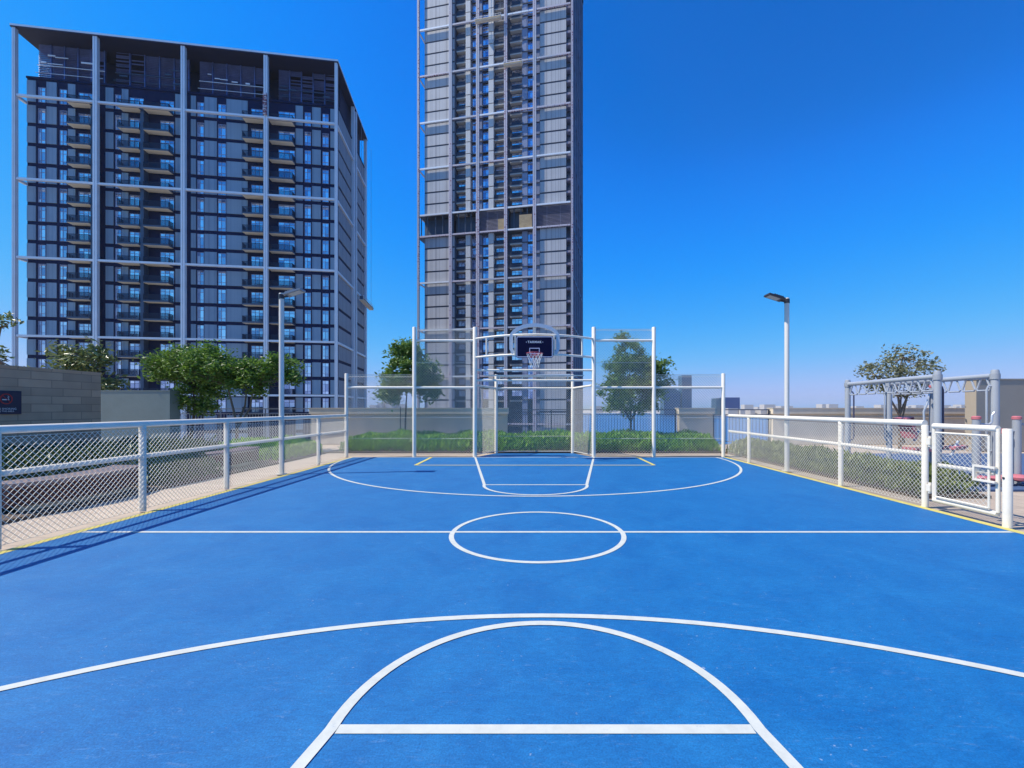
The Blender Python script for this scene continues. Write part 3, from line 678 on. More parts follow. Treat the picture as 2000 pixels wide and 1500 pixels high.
# ------------------------------------------------------------------ benches by the path
def bench(label, x, y0, y1, h=0.45, d=0.55, bulge=0.25):
    t = thing('curved_bench', label, 'bench', (x, (y0+y1)/2, 0)); L = (y1-y0)/2; N = 14
    def off(u): return bulge*(1-u*u)
    ys = [-1+2*k/N for k in range(N+1)]
    m = MB()
    for a, c in zip(ys, ys[1:]):
        for (f0, f1, z0, z1) in ((off(a), off(c), 0.12, h-0.06),):
            m.quad((f0-0.03, a*L, z0), (f1-0.03, c*L, z0), (f1-0.03, c*L, z1), (f0-0.03, a*L, z1))
            m.quad((f1-d, c*L, 0), (f0-d, a*L, 0), (f0-d, a*L, z1), (f1-d, c*L, z1))
            m.quad((f0-0.03, a*L, z0), (f0-d, a*L, z0), (f1-d, c*L, z0), (f1-0.03, c*L, z0))
    for e in (0, -1):
        f = off(ys[e]); m.quad((f-0.03, ys[e]*L, 0.12), (f-d, ys[e]*L, 0.12), (f-d, ys[e]*L, h-0.06), (f-0.03, ys[e]*L, h-0.06))
    part('slatted_front', m, M['bench_wood'], t)
    m = MB()
    for a, c in zip(ys, ys[1:]):
        for k in range(5):
            g0, g1 = -d+k*d/5+0.008, -d+(k+1)*d/5-0.004
            fa, fc = off(a), off(c)
            i = len(m.v)
            m.v += [(fa+g0, a*L, h-0.058), (fa+g1, a*L, h-0.058), (fc+g1, c*L, h-0.058), (fc+g0, c*L, h-0.058), (fa+g0, a*L, h), (fa+g1, a*L, h), (fc+g1, c*L, h), (fc+g0, c*L, h)]
            for f in ((0,3,2,1),(4,5,6,7),(0,1,5,4),(1,2,6,5),(2,3,7,6),(3,0,4,7)): m.f.append(tuple(i+q for q in f)); m.mi.append(0)
    part('seat', m, M['bench_top'], t)
    m = MB()
    for a, c in zip(ys[1:-1], ys[2:-1]):
        fa, fc = off(a)-0.16, off(c)-0.16
        m.quad((fa, a*L, 0.0), (fc, c*L, 0.0), (fc, c*L, 0.12), (fa, a*L, 0.12))
    part('plinth', m, M['concrete_lt'], t)
bench('nearest of the three curved red brown slatted benches, at the edge of the path', -7.2, 6.0, 8.05)
bench('middle curved red brown slatted bench beside the path, past the shrub bed', -7.45, 9.75, 11.9)
bench('curved red brown slatted bench set back among shrubs by the stone wall', -9.7, 9.4, 11.6)

# ------------------------------------------------------------------ walls, parapets, railings
t = thing('stone_wall', 'brown stone clad wall with long courses, carrying the navy sign', 'wall', (-12.1, 6.9, 0))
m = MB(); m.box(-0.30, 0, -5.4, 5.3, 0, 2.45); part('wall_body', m, M['stone'], t)
m = MB(); m.box(-0.31, 0.012, -5.41, 5.312, 2.45, 2.49); part('coping', m, M['stone'], t)
t = thing('sign', 'square navy no smoking sign on the brown stone wall', 'sign', (-12.1, 9.98, 1.63))
m = MB(); m.box(0.004, 0.03, -0.30, 0.30, -0.27, 0.27); part('panel', m, M['sign_navy'], t)
m = MB(); nseg = 28
for k in range(nseg):
    a0, a1 = 2*math.pi*k/nseg, 2*math.pi*(k+1)/nseg
    m.quad(*[(0.034, rr*math.cos(a), 0.08+rr*math.sin(a)) for rr, a in ((0.10, a0), (0.125, a0), (0.125, a1), (0.10, a1))])
m.quad((0.036, -0.08, 0.15), (0.036, -0.068, 0.16), (0.036, 0.08, 0.012), (0.036, 0.068, 0.002))
part('prohibition_ring', m, M['sign_red'], t)
m = MB(); m.box(0.031, 0.035, -0.075, 0.03, 0.052, 0.075); m.box(0.031, 0.035, 0.04, 0.055, 0.052, 0.075)
m.tube([(0.034, 0.048, 0.085), (0.034, 0.03, 0.11), (0.034, 0.055, 0.125), (0.034, 0.03, 0.15)], 0.006, 6)
part('cigarette_symbol', m, M['sign_white'], t)
def flat_text(body, size, mat_, parent, loc, name='lettering'):
    c_ = bpy.data.curves.new(name, 'FONT'); c_.body = body; c_.size = size; c_.align_x = 'CENTER'; c_.align_y = 'CENTER'
    o_ = bpy.data.objects.new(name+'_curve', c_); C.objects.link(o_); dg_ = bpy.context.evaluated_depsgraph_get()
    me_ = bpy.data.meshes.new_from_object(o_.evaluated_get(dg_)); bpy.data.objects.remove(o_)
    me_.materials.clear(); me_.materials.append(mat_)
    l_ = link(name, me_, parent, loc); l_.rotation_euler = (R(90), 0, R(90)); return l_
flat_text("NO SMOKING", 0.062, M['sign_white'], t, (0.034, 0, -0.15))
flat_text("IN THIS AREA", 0.05, M['sign_white'], t, (0.034, 0, -0.205))

t = thing('rendered_wall', 'smooth grey green rendered wall block past the end of the stone wall', 'wall', (-13.9, 15.15, 0))
m = MB(); m.box(-1.3, 1.4, -0.15, 0.28, 0, 2.08); part('wall_body', m, M['grey_wall'], t)
m = MB(); m.box(-1.31, 1.41, -0.16, 0.29, 2.08, 2.11); part('coping', m, M['grey_wall'], t)

def parapet(label, x0, x1, y, h=1.5, ret=True, seams=3.2, name='parapet_wall'):
    cx = (x0+x1)/2; t = thing(name, label, 'wall', (cx, y, 0)); x0, x1 = x0-cx, x1-cx
    m = MB(); m.box(x0+0.05, x1-0.05, 0.10, 0.40, 0, h-0.24); part('wall_body', m, M['concrete'], t)
    m = MB(); s = x0
    while s < x1-0.05:
        e = min(x1, s+seams); m.box(s+0.004, e-0.004, -0.0, 0.45, h-0.24, h-0.02); s = e
    part('capping', m, M['concrete'], t)
    m = MB(); m.box(x0-0.015, x1+0.015, -0.015, 0.465, h-0.02, h+0.01); part('coping', m, M['concrete_lt'], t)
    m = MB(); m.tube([(x0+0.2, 0.06, h-0.38), (x1-0.25, 0.06, h-0.38)], 0.02, 8); part('handrail', m, M['white'], t, True)
    return t
parapet('long beige parapet wall with thick cap behind the round tree and fence', -9.25, -1.0, 18.0)
parapet('short beige parapet block with thick cap between two stretches of railing', 6.05, 7.55, 18.0)
parapet('long beige parapet wall with thick cap behind the monkey bars', 9.95, 19.0, 18.0)
t = thing('taupe_wall', 'plain tall taupe rendered wall behind the outdoor gym', 'wall', (18.0, 15.2, 0))
m = MB(); m.box(-2.6, 4.0, -0.1, 0.3, 0, 2.48); part('wall_body', m, M['taupe_wall'], t)
m = MB(); m.box(-2.62, 4.02, -0.12, 0.32, 2.48, 2.52); part('coping', m, M['taupe_wall'], t)

def railing(label, x0, x1, y, h, step, m_, z0=0.0, posts=1.8):
    cx = (x0+x1)/2; t = thing('railing', label, 'railing', (cx, y, 0)); a, c = x0-cx, x1-cx
    m = MB(); m.box(a, c, -0.03, 0.03, h-0.04, h); part('top_rail', m, m_, t)
    m = MB(); m.box(a, c, -0.02, 0.02, h-0.24, h-0.21); m.box(a, c, -0.02, 0.02, z0+0.08, z0+0.11); part('lower_rail', m, m_, t)
    m = MB(); x = a+step/2
    while x < c: m.box(x-0.009, x+0.009, -0.009, 0.009, z0+0.11, h-0.24); x += step
    part('balusters', m, m_, t)
    n = max(1, round((c-a)/posts))
    for k in range(n+1):
        x = a+(c-a)*k/n; m = MB(); m.box(x-0.025, x+0.025, 0.031, 0.08, z0, h-0.005); part('post', m, m_, t)
railing('pale grey metal railing behind the two leafy trees, before the apartment block', -15.0, -9.3, 18.2, 1.49, 0.12, M['rail'])
railing('dark metal railing between the long parapet and the short beige block', -0.95, 6.0, 18.2, 1.45, 0.12, M['rail_dk'])
railing('short dark metal railing between short beige block and long gym side parapet', 7.6, 9.9, 18.2, 1.45, 0.14, M['rail_dk'])

# ------------------------------------------------------------------ outdoor gym
m = MB(); m.box(7.75, 17.0, 7.9, 14.2, -0.018, 0.02); structure('rubber_floor', m, M['rubber'])
C1, D1, A1, B1 = Vector((8.35, 8.97)), Vector((9.3, 8.75)), Vector((8.62, 11.9)), Vector((9.57, 11.68))
t = thing('monkey_bars', 'tall grey monkey bars with four round posts and triangular hand rings', 'monkey bars', ((C1+B1)[0]/2, (C1+B1)[1]/2, 0)); o = Vector((t.location.x, t.location.y))
H = 2.27
for p in (A1, B1, C1, D1):
    q = p-o; m = MB(); m.lathe((q.x, q.y, 0), [(0.066, 0), (0.066, H-0.03), (0.055, H)], 20); po = part('post', m, M['gym_grey'], t, True)
    m = MB(); m.lathe((q.x, q.y, H-0.19), [(0.08, 0), (0.08, 0.11)], 20); part('clamp', m, M['gym_grey'], po, True)
for p, q in ((A1, C1), (B1, D1)):
    p, q = p-o, q-o; m = MB(); m.tube([(p.x, p.y, H-0.12), (q.x, q.y, H-0.12)], 0.055, 14); part('top_rail', m, M['gym_light'], t, True)
for p, q in ((A1-o, C1-o), (B1-o, D1-o)):
    d = (q-p); L = d.length; d = d/L
    for k in range(8):
        w = p+d*(0.26+k*(L-0.5)/7)
        m = MB(); m.tube([(w.x-d.x*.055, w.y-d.y*.055, H-0.15), (w.x-d.x*.15, w.y-d.y*.15, H-0.38), (w.x-d.x*.13, w.y-d.y*.13, H-0.41), (w.x+d.x*.13, w.y+d.y*.13, H-0.41), (w.x+d.x*.15, w.y+d.y*.15, H-0.38), (w.x+d.x*.055, w.y+d.y*.055, H-0.15)], 0.018, 8)
        part('hand_ring', m, M['gym_light'], t, True)
for p, dx, dy, mm in ((A1, 0.13, -0.05, 'gym_dark'), (C1, 0.16, 0.05, 'gym_dark'), (D1, -0.14, 0.03, 'gym_light'), (B1, -0.12, 0.0, 'gym_light')):
    q = p-o; m = MB(); x, y = q.x, q.y
    m.tube([(x, y, H-0.32), (x+dx*0.8, y+dy*0.8, H-0.33), (x+dx, y+dy, H-0.40), (x+dx, y+dy, 0.72), (x+dx*0.8, y+dy*0.8, 0.64), (x, y, 0.62)], 0.018, 8); part('climbing_bar', m, M[mm], t, True)
def gym_post(m, x, y, h, r=0.066): m.lathe((x, y, 0), [(r, 0), (r, h)], 18)
def red_cap(m, x, y, h, r=0.075): m.lathe((x, y, h), [(r, 0), (r, 0.045), (r*0.7, 0.065)], 18)
def machine(label, x, y, h, builder, rz=0.0, cap=True):
    t = thing('exercise_machine', label, 'exercise machine', (x, y, 0), rz)
    m = MB(); gym_post(m, 0, 0, h); part('post', m, M['gym_grey'], t, True)
    if cap: m = MB(); red_cap(m, 0, 0, h); part('cap', m, M['gym_red'], t, True)
    builder(t); return t
def pedals(t):
    m = MB(); m.tube([(0, 0, 1.18), (0.25, 0, 1.18), (0.30, 0, 1.22), (0.31, 0, 1.36), (0.36, 0, 1.42)], 0.02, 8); part('handlebar', m, M['gym_light'], t, True)
    m = MB(); m.tube([(0.33, -0.02, 1.15), (0.33, -0.02, 0.28)], 0.028, 8); part('swing_arm', m, M['gym_grey'], t, True)
    for dx, dy in ((-0.20, -0.25), (0.05, -0.32), (0.30, -0.2)):
        m = MB(); m.lathe((dx, dy, 0.12), [(0.05, 0), (0.12, 0.02), (0.14, 0.06), (0.10, 0.09)], 12); m.tube([(dx, dy, 0.12), (0, 0, 0.10)], 0.02, 6); part('foot_pad', m, M['gym_red'], t, True)
machine('grey exercise post with coral cap and foot pads behind the gate', 8.72, 8.55, 1.28, pedals)
def stepper(t):
    m = MB(); m.tube([(0, 0, 1.05), (-0.22, 0, 1.05)], 0.022, 8); m.tube([(0, 0, 1.18), (0.35, 0, 1.18)], 0.02, 8); part('cross_arm', m, M['gym_grey'], t, True)
    m = MB(); m.lathe((-0.24, 0, 1.0), [(0.05, 0), (0.05, 0.1)], 12); part('knob', m, M['gym_red'], t, True)
    m = MB(); m.tube([(-0.24, 0, 1.0), (-0.24, 0, 0.25)], 0.04, 10); part('swing_arm', m, M['gym_light'], t, True)
    for dx, dy in ((-0.18, -0.2), (0.08, -0.28), (0.28, -0.1)):
        m = MB(); m.lathe((dx, dy, 0.10), [(0.06, 0), (0.14, 0.03), (0.15, 0.08), (0.08, 0.13)], 12); m.tube([(dx, dy, 0.11), (0, 0, 0.09)], 0.02, 6); part('foot_pad', m, M['gym_red'], t, True)
machine('grey exercise post with coral cap and hanging arm right of the thick gate post', 9.48, 8.52, 1.28, stepper)
def leg_press(t):
    m = MB(); m.tube([(-0.04, 0, 0.9), (-0.35, 0, 0.95), (-0.45, 0, 0.7)], 0.03, 8); m.tube([(0, 0, 0.45), (-0.5, 0, 0.45)], 0.03, 8); part('seat_arm', m, M['gym_grey'], t, True)
    m = MB(); m.obox((-0.62, 0, 1.02), (0.06, 0, -0.24), (0, 0.2, 0), (0.03, 0, 0.008)); m.obox((-0.72, 0, 1.24), (0.09, 0, 0.02), (0, 0.2, 0), (0, 0, 0.03)); part('backrest', m, M['gym_red'], t)
    m = MB(); m.obox((-0.36, 0, 0.50), (0.22, 0, -0.02), (0, 0.2, 0), (0.0, 0, 0.03)); part('seat', m, M['gym_red'], t)
    m = MB(); m.tube([(0, 0, 0.3), (0.45, 0, 0.35), (0.62, 0, 0.7)], 0.03, 8); part('lever', m, M['gym_light'], t, True)
    m = MB(); m.obox((0.55, 0, 0.55), (0.15, 0, 0.02), (0, 0.16, 0), (0, 0, 0.03)); part('foot_plate', m, M['gym_red'], t)
    m = MB(); m.tube([(0, 0, 1.95), (-0.06, 0, 1.92), (-0.14, 0, 1.6), (-0.22, 0, 1.42), (-0.2, 0, 0.9)], 0.022, 8); part('grip_bar', m, M['gym_light'], t, True)
machine('tall grey exercise machine with coral seat and backrest under the monkey bars', 9.75, 10.6, 2.0, leg_press)
# ------------------------------------------------------------------ the long apartment block
def window_meshes(w, h, glass, frame_m, kind):
    f = MB(); p = MB(); e = 0.07
    f.box(0, w, 0, 0.08, 0, e); f.box(0, w, 0, 0.08, h-e, h); f.box(0, e, 0, 0.08, e, h-e); f.box(w-e, w, 0, 0.08, e, h-e)
    if kind == 'narrow':
        cuts = [0, w*0.42, w]; rows = [0, h*0.22, h*0.74, h]
    else:
        cuts = [0, w*0.34, w*0.67, w]; rows = [0, h*0.78, h]
    for c in cuts[1:-1]: f.box(c-0.04, c+0.04, 0.004, 0.076, e, h-e)
    for r in rows[1:-1]: f.box(e, w-e, 0.008, 0.072, r-0.035, r+0.035)
    for a, c in zip(cuts, cuts[1:]):
        for r, s in zip(rows, rows[1:]): p.quad((a, 0.05, r), (c, 0.05, r), (c, 0.05, s), (a, 0.05, s))
    return f, p
class Kit:
    """repeated parts of one building: the first `limit` of a kind as parts with sub-parts, the rest as one stuff part"""
    def __init__(s, root, name, subs, limit=100): s.root = root; s.name = name; s.subs = subs; s.limit = limit; s.items = []; s.kinds = {}
    def kind(s, key, mbs, mats):
        s.kinds[key] = (mbs, mats, [mb.mesh(n, mt) for n, mb, mt in zip([s.name]+s.subs, mbs, mats)])
    def put(s, key, loc): s.items.append((key, loc))
    def build(s):
        mw = s.root.matrix_basis if False else Matrix.Translation(s.root.location) @ s.root.rotation_euler.to_matrix().to_4x4()
        def vis(it):
            p = mw @ Vector(it[1]); pen = 0
            if (p.z-CAM_H)/p.y > 800/850: pen = 1e6
            if p.z < 4.0: pen = 5e5
            return pen + p.length
        its = sorted(s.items, key=vis)
        for key, loc in its[:s.limit]:
            mes = s.kinds[key][2]; o = link(s.name, mes[0], s.root, loc)
            for n, me in zip(s.subs, mes[1:]): link(n, me, o)
        rest = its[s.limit:]
        if rest:
            m = MB(); mats = []
            for key, loc in rest:
                mbs, mts, _ = s.kinds[key]
                for mb, mt in zip(mbs, mts):
                    if mt not in mats: mats.append(mt)
                    i = len(m.v); m.v += [(v[0]+loc[0], v[1]+loc[1], v[2]+loc[2]) for v in mb.v]
                    m.f += [tuple(i+k for k in f) for f in mb.f]; m.mi += [mats.index(mt)]*len(mb.f)
            o = link(s.name, m.mesh(s.name, mats), s.root); o['kind'] = 'stuff'

AB = thing('apartment_block', 'wide dark apartment block in a pale steel grid frame with stacked balconies', 'building', (-85.6, 72.0, 0), math.atan2(7.4, 49.8))
UW, VD, V0 = 50.35, 22.8, 1.8
FL = [-12.5, -9.25, -6.0, -2.75, 0.5, 3.77, 7.02, 10.27, 13.5, 16.78, 20.0, 23.25, 26.5, 29.8, 33.0, 36.25, 39.5, 42.9, 46.3, 49.7, 53.3]
TOPF = 57.5; HT = 64.8
m = MB(); m.box(0.1, UW-0.25, V0+0.12, VD, -13.1, TOPF); m.box(0.0, UW-0.1, V0-0.02, VD+0.1, TOPF, TOPF+0.35)
part('walls', m, M['b_core'], AB)
cols = [(0.1, 1.4), (3.0, 4.5), (6.2, 7.3), (11.9, 13.1), (14.4, 15.4), (22.8, 23.7), (25.3, 26.1), (27.5, 29.5), (31.1, 34.6), (42.75, 44.0), (45.6, 47.1), (48.8, 50.1)]
for a, c in cols:
    m = MB()
    for z0, z1 in zip(FL, FL[1:]+[TOPF]): m.box(a, c, V0, V0+0.12, z0+0.30, z1-0.32)
    part('wall_panel', m, M['b_panel'], AB)
for a, c in ((V0+0.3, 10.9), (14.2, VD-0.1)):
    m = MB()
    for z0, z1 in zip(FL, FL[1:]+[TOPF]): m.box(UW-0.25, UW-0.12, a, c, z0+0.28, z1-0.3)
    part('side_panel', m, M['b_panel_side'], AB)
for a, c in ((10.4, 11.0), (17.95, 18.5)):     # party fins beside the balconies
    m = MB(); m.box(a, c, 0.75, V0+0.12, -13.0, 53.0); part('balcony_fin', m, M['b_balc'], AB)
kw = Kit(AB, 'window', ['pane']); kd = Kit(AB, 'balcony_door', ['pane']); kb = Kit(AB, 'balcony', ['soffit', 'railing'])
for w in (0.95, 1.1, 1.3): kw.kind(w, window_meshes(w, 2.55, None, None, 'narrow'), (M['b_win_frame'], M['b_glass']))
for w in (2.0, 2.2, 2.3, 2.8): kd.kind(w, window_meshes(w, 2.3, None, None, 'door'), (M['b_win_frame'], M['b_glass']))
def balc(w, dep=1.35):
    s, f, r = MB(), MB(), MB()
    s.box(0, w, -dep, 0, -0.06, 0.22); f.box(0.04, w-0.04, -dep+0.04, -0.03, -0.085, -0.061)
    x = 0.03
    while x < w-0.05: r.box(x, x+0.05, -dep+0.02, -dep+0.05, 0.22, 1.16); x += 0.115
    y = -dep+0.1
    while y < -0.05:
        r.box(0.02, 0.05, y, y+0.05, 0.22, 1.16); r.box(w-0.05, w-0.02, y, y+0.05, 0.22, 1.16); y += 0.115
    r.box(0.02, 0.05, -dep+0.061, -0.01, 1.161, 1.21); r.box(w-0.05, w-0.02, -dep+0.061, -0.01, 1.161, 1.21)
    r.box(0, w, -dep-0.01, -dep+0.06, 1.16, 1.21)
    return s, f, r
for w in (3.3, 3.4, 3.7, 4.0): kb.kind(w, balc(w), (M['b_balc'], M['b_soffit'], M['b_rail']))
for i, z in enumerate(FL):
    if z < 0: continue
    for u, w in ((1.75, 1.1), (4.95, 1.1), (13.35, 0.95), (26.3, 1.1), (29.7, 1.3), (44.3, 1.1), (47.4, 1.1)): kw.put(w, (u, V0+0.03, z+0.28))
    for u, w in ((7.8, 2.2), (15.6, 2.2), (20.4, 2.2), (35.2, 2.0), (39.8, 2.8)): kd.put(w, (u, V0+0.03, z+0.25))
    if i:
        for u, w in ((7.0, 3.4), (14.6, 3.3), (18.55, 4.0), (34.3, 3.7), (38.7, 4.0)): kb.put(w, (u, V0-0.005, z))
kw.build(); kd.build(); kb.build()
UC = [0.0, 11.8, 25.2, 38.5, UW]
for u in UC:
    w = 0.32 if 0 < u < UW else 0.22
    m = MB(); m.box(u-w, u-0.04, -0.30, 0.30, -13, HT-0.5); m.box(u+0.04, u+w, -0.30, 0.30, -13, HT-0.5); m.box(u-0.04, u+0.04, -0.18, 0.18, -13, HT-0.5); part('frame_column', m, M['b_frame'], AB)
for v, du in ((11.6, 0.0), (13.2, 0.1), (VD, 0.0)):
    m = MB(); m.box(UW-0.3+du, UW+0.3+du, v-0.3, v+0.3, -13, HT-0.5); part('frame_column', m, M['b_frame'], AB)
BZ = [3.77, 13.5, 26.5, 39.5, 53.3]
for z in BZ:
    for a, c in zip(UC, UC[1:]):
        m = MB(); m.box(a+0.322, c-0.322, -0.20, 0.20, z-0.17, z+0.17); part('frame_beam', m, M['b_frame'], AB)
    m = MB()
    for a, c in ((0.302, 11.29), (13.51, VD-0.31)): m.box(UW-0.2, UW+0.2, a, c, z-0.2, z+0.2)
    part('side_beam', m, M['b_frame'], AB)
    m = MB(); m.box(-0.2, 0.2, 0.302, V0+0.11, z-0.2, z+0.2); part('side_beam', m, M['b_frame'], AB)
m = MB(); m.box(-0.4, UW+0.4, -0.4, VD+0.4, HT-0.5, HT-0.32); part('roof', m, M['b_roof'], AB)
m = MB(); m.box(-0.42, UW+0.42, -0.42, VD+0.42, HT-0.32, HT); part('roof_edge', m, M['b_frame'], AB)
# open plant floor behind louvres under the roof
m = MB(); m.box(0.6, UW-1.0, 6.0, VD-1.0, TOPF+0.36, HT-0.52); part('plant_room', m, M['b_roof'], AB)
for a, c in zip(UC, UC[1:]):
    m = MB(); n = 5; step = (c-a-1.6)/n
    for k in range(n):
        u0 = a+0.9+k*step; u1 = u0+step-0.25; z = TOPF+0.4
        gap = random.random() < 0.35
        while z < HT-0.6:
            if not (gap and random.random() < 0.35):
                m.obox(((u0+u1)/2, 3.0, z+0.13), ((u1-u0)/2, 0, 0), (0, 0.10, -0.06), (0, 0.008, 0.013))
            z += 0.30
        m.box(u1+0.02, u1+0.2, 2.85, 3.15, TOPF+0.36, HT-0.51)
    part('louvre_screen', m, M['b_louver'], AB)
    m = MB(); m.box(a+1.0, c-0.6, 2.55, 2.65, TOPF+2.9, TOPF+3.0); m.box(a+1.0, c-0.6, 2.2, 2.26, TOPF+1.35, TOPF+1.42)
    for k in range(5):
        u0 = random.uniform(a+1.2, c-3.0); zz = TOPF+random.uniform(1.6, 4.8); m.box(u0, u0+random.uniform(0.6, 2.4), 2.4, 2.5, zz, zz+random.uniform(0.08, 0.28))
    part('site_bracing', m, M['b_frame' if a in (0.0, 25.2) else 'b_balc'], AB)
m = MB()
for k in range(9): m.box(38.2, 38.8, -0.62, -0.31, 53.6+k*0.42, 53.6+k*0.42+0.2)
m.box(38.2, 38.3, -0.61, -0.33, 53.5, 57.4); m.box(38.7, 38.8, -0.61, -0.33, 53.5, 57.4)
part('hoist_mast', m, M['wrap'], AB)

def platform(label, parent_o, u, v, z, L, rz, drop):
    p = Matrix.Translation(parent_o.location) @ parent_o.rotation_euler.to_matrix().to_4x4() @ Vector((u, v, z))
    t = thing('suspended_platform', label, 'work platform', p, parent_o.rotation_euler.z+rz)
    m = MB(); m.box(-L/2, L/2, -0.45, 0.45, 0, 0.16); part('deck', m, M['concrete'], t)
    m = MB()
    for y in (-0.45, 0.45):
        for zz in (0.55, 1.05): m.box(-L/2, L/2, y-0.03, y+0.03, zz-0.03, zz+0.03)
        k = -L/2
        while k <= L/2+0.01: m.box(k-0.03, k+0.03, y-0.025, y+0.025, 0.161, 1.02); k += L/5
    part('guard_rail', m, M['b_frame'], t)
    m = MB(); m.box(-L/2, L/2, -0.49, -0.47, 0.16, 0.5); part('kick_board', m, M['crate'], t)
    for x in (-L/2+0.3, L/2-0.3):
        m = MB(); m.tube([(x, 0, 0.1), (x, 0, drop)], 0.03, 5); part('cable', m, M['rail'], t)
        m = MB(); m.box(x-0.25, x+0.25, -0.3, 0.3, 0.17, 0.9); part('hoist_motor', m, M['b_balc'], t)
platform('work platform hanging on the end wall of the apartment block', AB, UW+1.2, 18.5, 24.6, 10.0, R(90), 38.0)

# ------------------------------------------------------------------ the tall tower
TB = thing('tall_tower', 'very tall grey residential tower in a wrapped steel frame behind the hoop', 'building', (-31.6, 120.6, 0), math.atan2(-8.4, 41.8))
TW, TD, TV = 42.65, 30.0, 0.5
def F(u): return u+1.6-0.0285*u       # facade positions: the frame stands clear of the left wall
TZ = [-2.7, 10.1, 22.9, 36.0, 48.8, 54.7, 67.5, 80.2, 93.1, 105.9]
TOPZ = [118.7, 131.5]
floors = []
for a, c in zip([-13.0]+TZ, TZ+TOPZ):
    if (a, c) == (48.8, 54.7): continue
    n = 4 if c-a > 8 else 2
    n = max(1, round((c-a)/3.2))
    for k in range(n): floors.append((a+(c-a)*k/n, a+(c-a)*(k+1)/n))
m = MB(); m.box(F(0), F(9.3), TV+0.12, TD, -13, 48.8); m.box(F(9.3), F(33.4), TV+1.6, TD, -13, 48.8); m.box(F(33.4), F(40.6), TV+0.12, TD, -13, 48.8); m.box(F(40.6), TW-0.4, TV+1.8, TD, -13, 48.8)
m.box(F(0), F(9.3), TV+0.12, TD, 54.7, 133); m.box(F(9.3), F(33.4), TV+1.6, TD, 54.7, 133); m.box(F(33.4), F(40.6), TV+0.12, TD, 54.7, 133); m.box(F(40.6), TW-0.4, TV+1.8, TD, 54.7, 133)
part('walls', m, M['t_core'], TB)
m = MB(); m.box(0.4, TW-0.5, 4.6, TD-0.5, 48.8, 54.7); part('plant_floor', m, M['b_core'], TB)
for nm, mt, e, dz, strips in (('cladding_panel', 't_panel', (0, 0.12), 0.22, ((0.0, 9.0), (33.5, 40.6))), ('pier', 't_column', (0, 1.6), 0.12, ((12.35, 13.7), (19.0, 20.45))),
                          ('blue_pier', 't_blue', (0.6, 1.6), 0.1, ((15.4, 16.9), (28.4, 29.9), (31.35, 33.4)))):
    for a, c in strips:
        for lo, hi in ((-20, 50), (50, 140)):
            m = MB()
            for z0, z1 in floors:
                if lo < z0 < hi: m.box(F(a), F(c), TV+e[0], TV+e[1], z0+dz, z1-dz)
            part(nm, m, M[mt], TB)
m = MB()
for z0, z1 in floors: m.box(F(9.35), F(33.4)-.01, TV+0.4, TV+0.58, z0-0.10, z0+0.10)
part('floor_edges', m, M['t_core'], TB)
kw = Kit(TB, 'window', ['pane']); kd = Kit(TB, 'balcony_door', ['pane']); kb = Kit(TB, 'balcony', ['railing']); kc = Kit(TB, 'corner_balcony', ['railing'])
for w in (1.4, 1.9): kw.kind(w, window_meshes(w, 2.6, None, None, 'narrow'), (M['b_win_frame'], M['t_glass']))
for w in (2.6, 2.8): kd.kind(w, window_meshes(w, 2.4, None, None, 'door'), (M['b_win_frame'], M['b_glass']))
def tbalc(w, dep):
    s, r = MB(), MB(); s.box(0, w, -dep, 0, -0.45, 0.10)
    r.box(0.02, w-0.02, -dep+0.02, -dep+0.05, 0.12, 0.98); r.box(0.0, w, -dep-0.0, -dep+0.07, 0.99, 1.04)
    return s, r
for w in (2.95, 3.2, 3.4): kb.kind(w, tbalc(w, 1.15), (M['t_slab'], M['b_rail']))
kc.kind(1, tbalc(1.12, 1.6), (M['t_side'], M['b_rail']))
for z0, z1 in floors:
    if z0 < 3: continue
    for u, w in ((13.85, 1.4), (17.0, 1.9), (29.92, 1.4)): kw.put(w, (F(u), TV+1.1, z0+0.25))
    for u, w in ((9.65, 2.6), (20.75, 2.6), (25.3, 2.8)): kd.put(w, (F(u), TV+1.5, z0+0.2))
    for u, w in ((9.4, 2.95), (20.5, 3.2), (25.0, 3.4)): kb.put(w, (F(u), TV+1.59, z0))
    kc.put(1, (F(40.65), TV+1.79, z0))
kw.build(); kd.build(); kb.build(); kc.build()
TU = [0.0, 9.44, 17.2, 25.0, 32.8, TW]
for k, u in enumerate(TU):
    m = MB(); w = 0.26 if k in (0, 5) else 0.42
    m.box(u-w, u-0.05, -0.30, 0.30, -13, 133); m.box(u+0.05, u+w, -0.30, 0.30, -13, 133); m.box(u-0.05, u+0.05, -0.15, 0.15, -13, 133)
    part('frame_column', m, M['wrap'], TB)
for z in TZ+TOPZ:
    for a, c in zip(TU, TU[1:]):
        m = MB(); m.box(a+0.43, c-0.43, -0.22, 0.22, z-0.2, z+0.2); part('frame_beam', m, M['wrap'] if random.random() < 0.5 else M['b_frame'], TB)
    m = MB(); m.box(-0.15, 0.15, 0.31, 12.0, z-0.16, z+0.16); part('side_beam', m, M['b_frame'], TB)
    m = MB()
    for a, c in ((0.31, 5.7), (6.3, 11.7), (12.3, 17.7), (18.3, 23.7), (24.3, 29.7)): m.box(TW-0.2, TW+0.2, a, c, z-0.2, z+0.2)
    part('side_beam', m, M['t_side'], TB)
for v in (6, 12, 18, 24, 30):
    m = MB(); m.box(TW-0.28, TW+0.28, v-0.28, v+0.28, -13, 133); part('side_column', m, M['t_side'], TB)
m = MB(); m.box(-0.4, TW+0.4, -0.4, TD+0.4, 133, 134); part('roof', m, M['b_roof'], TB)
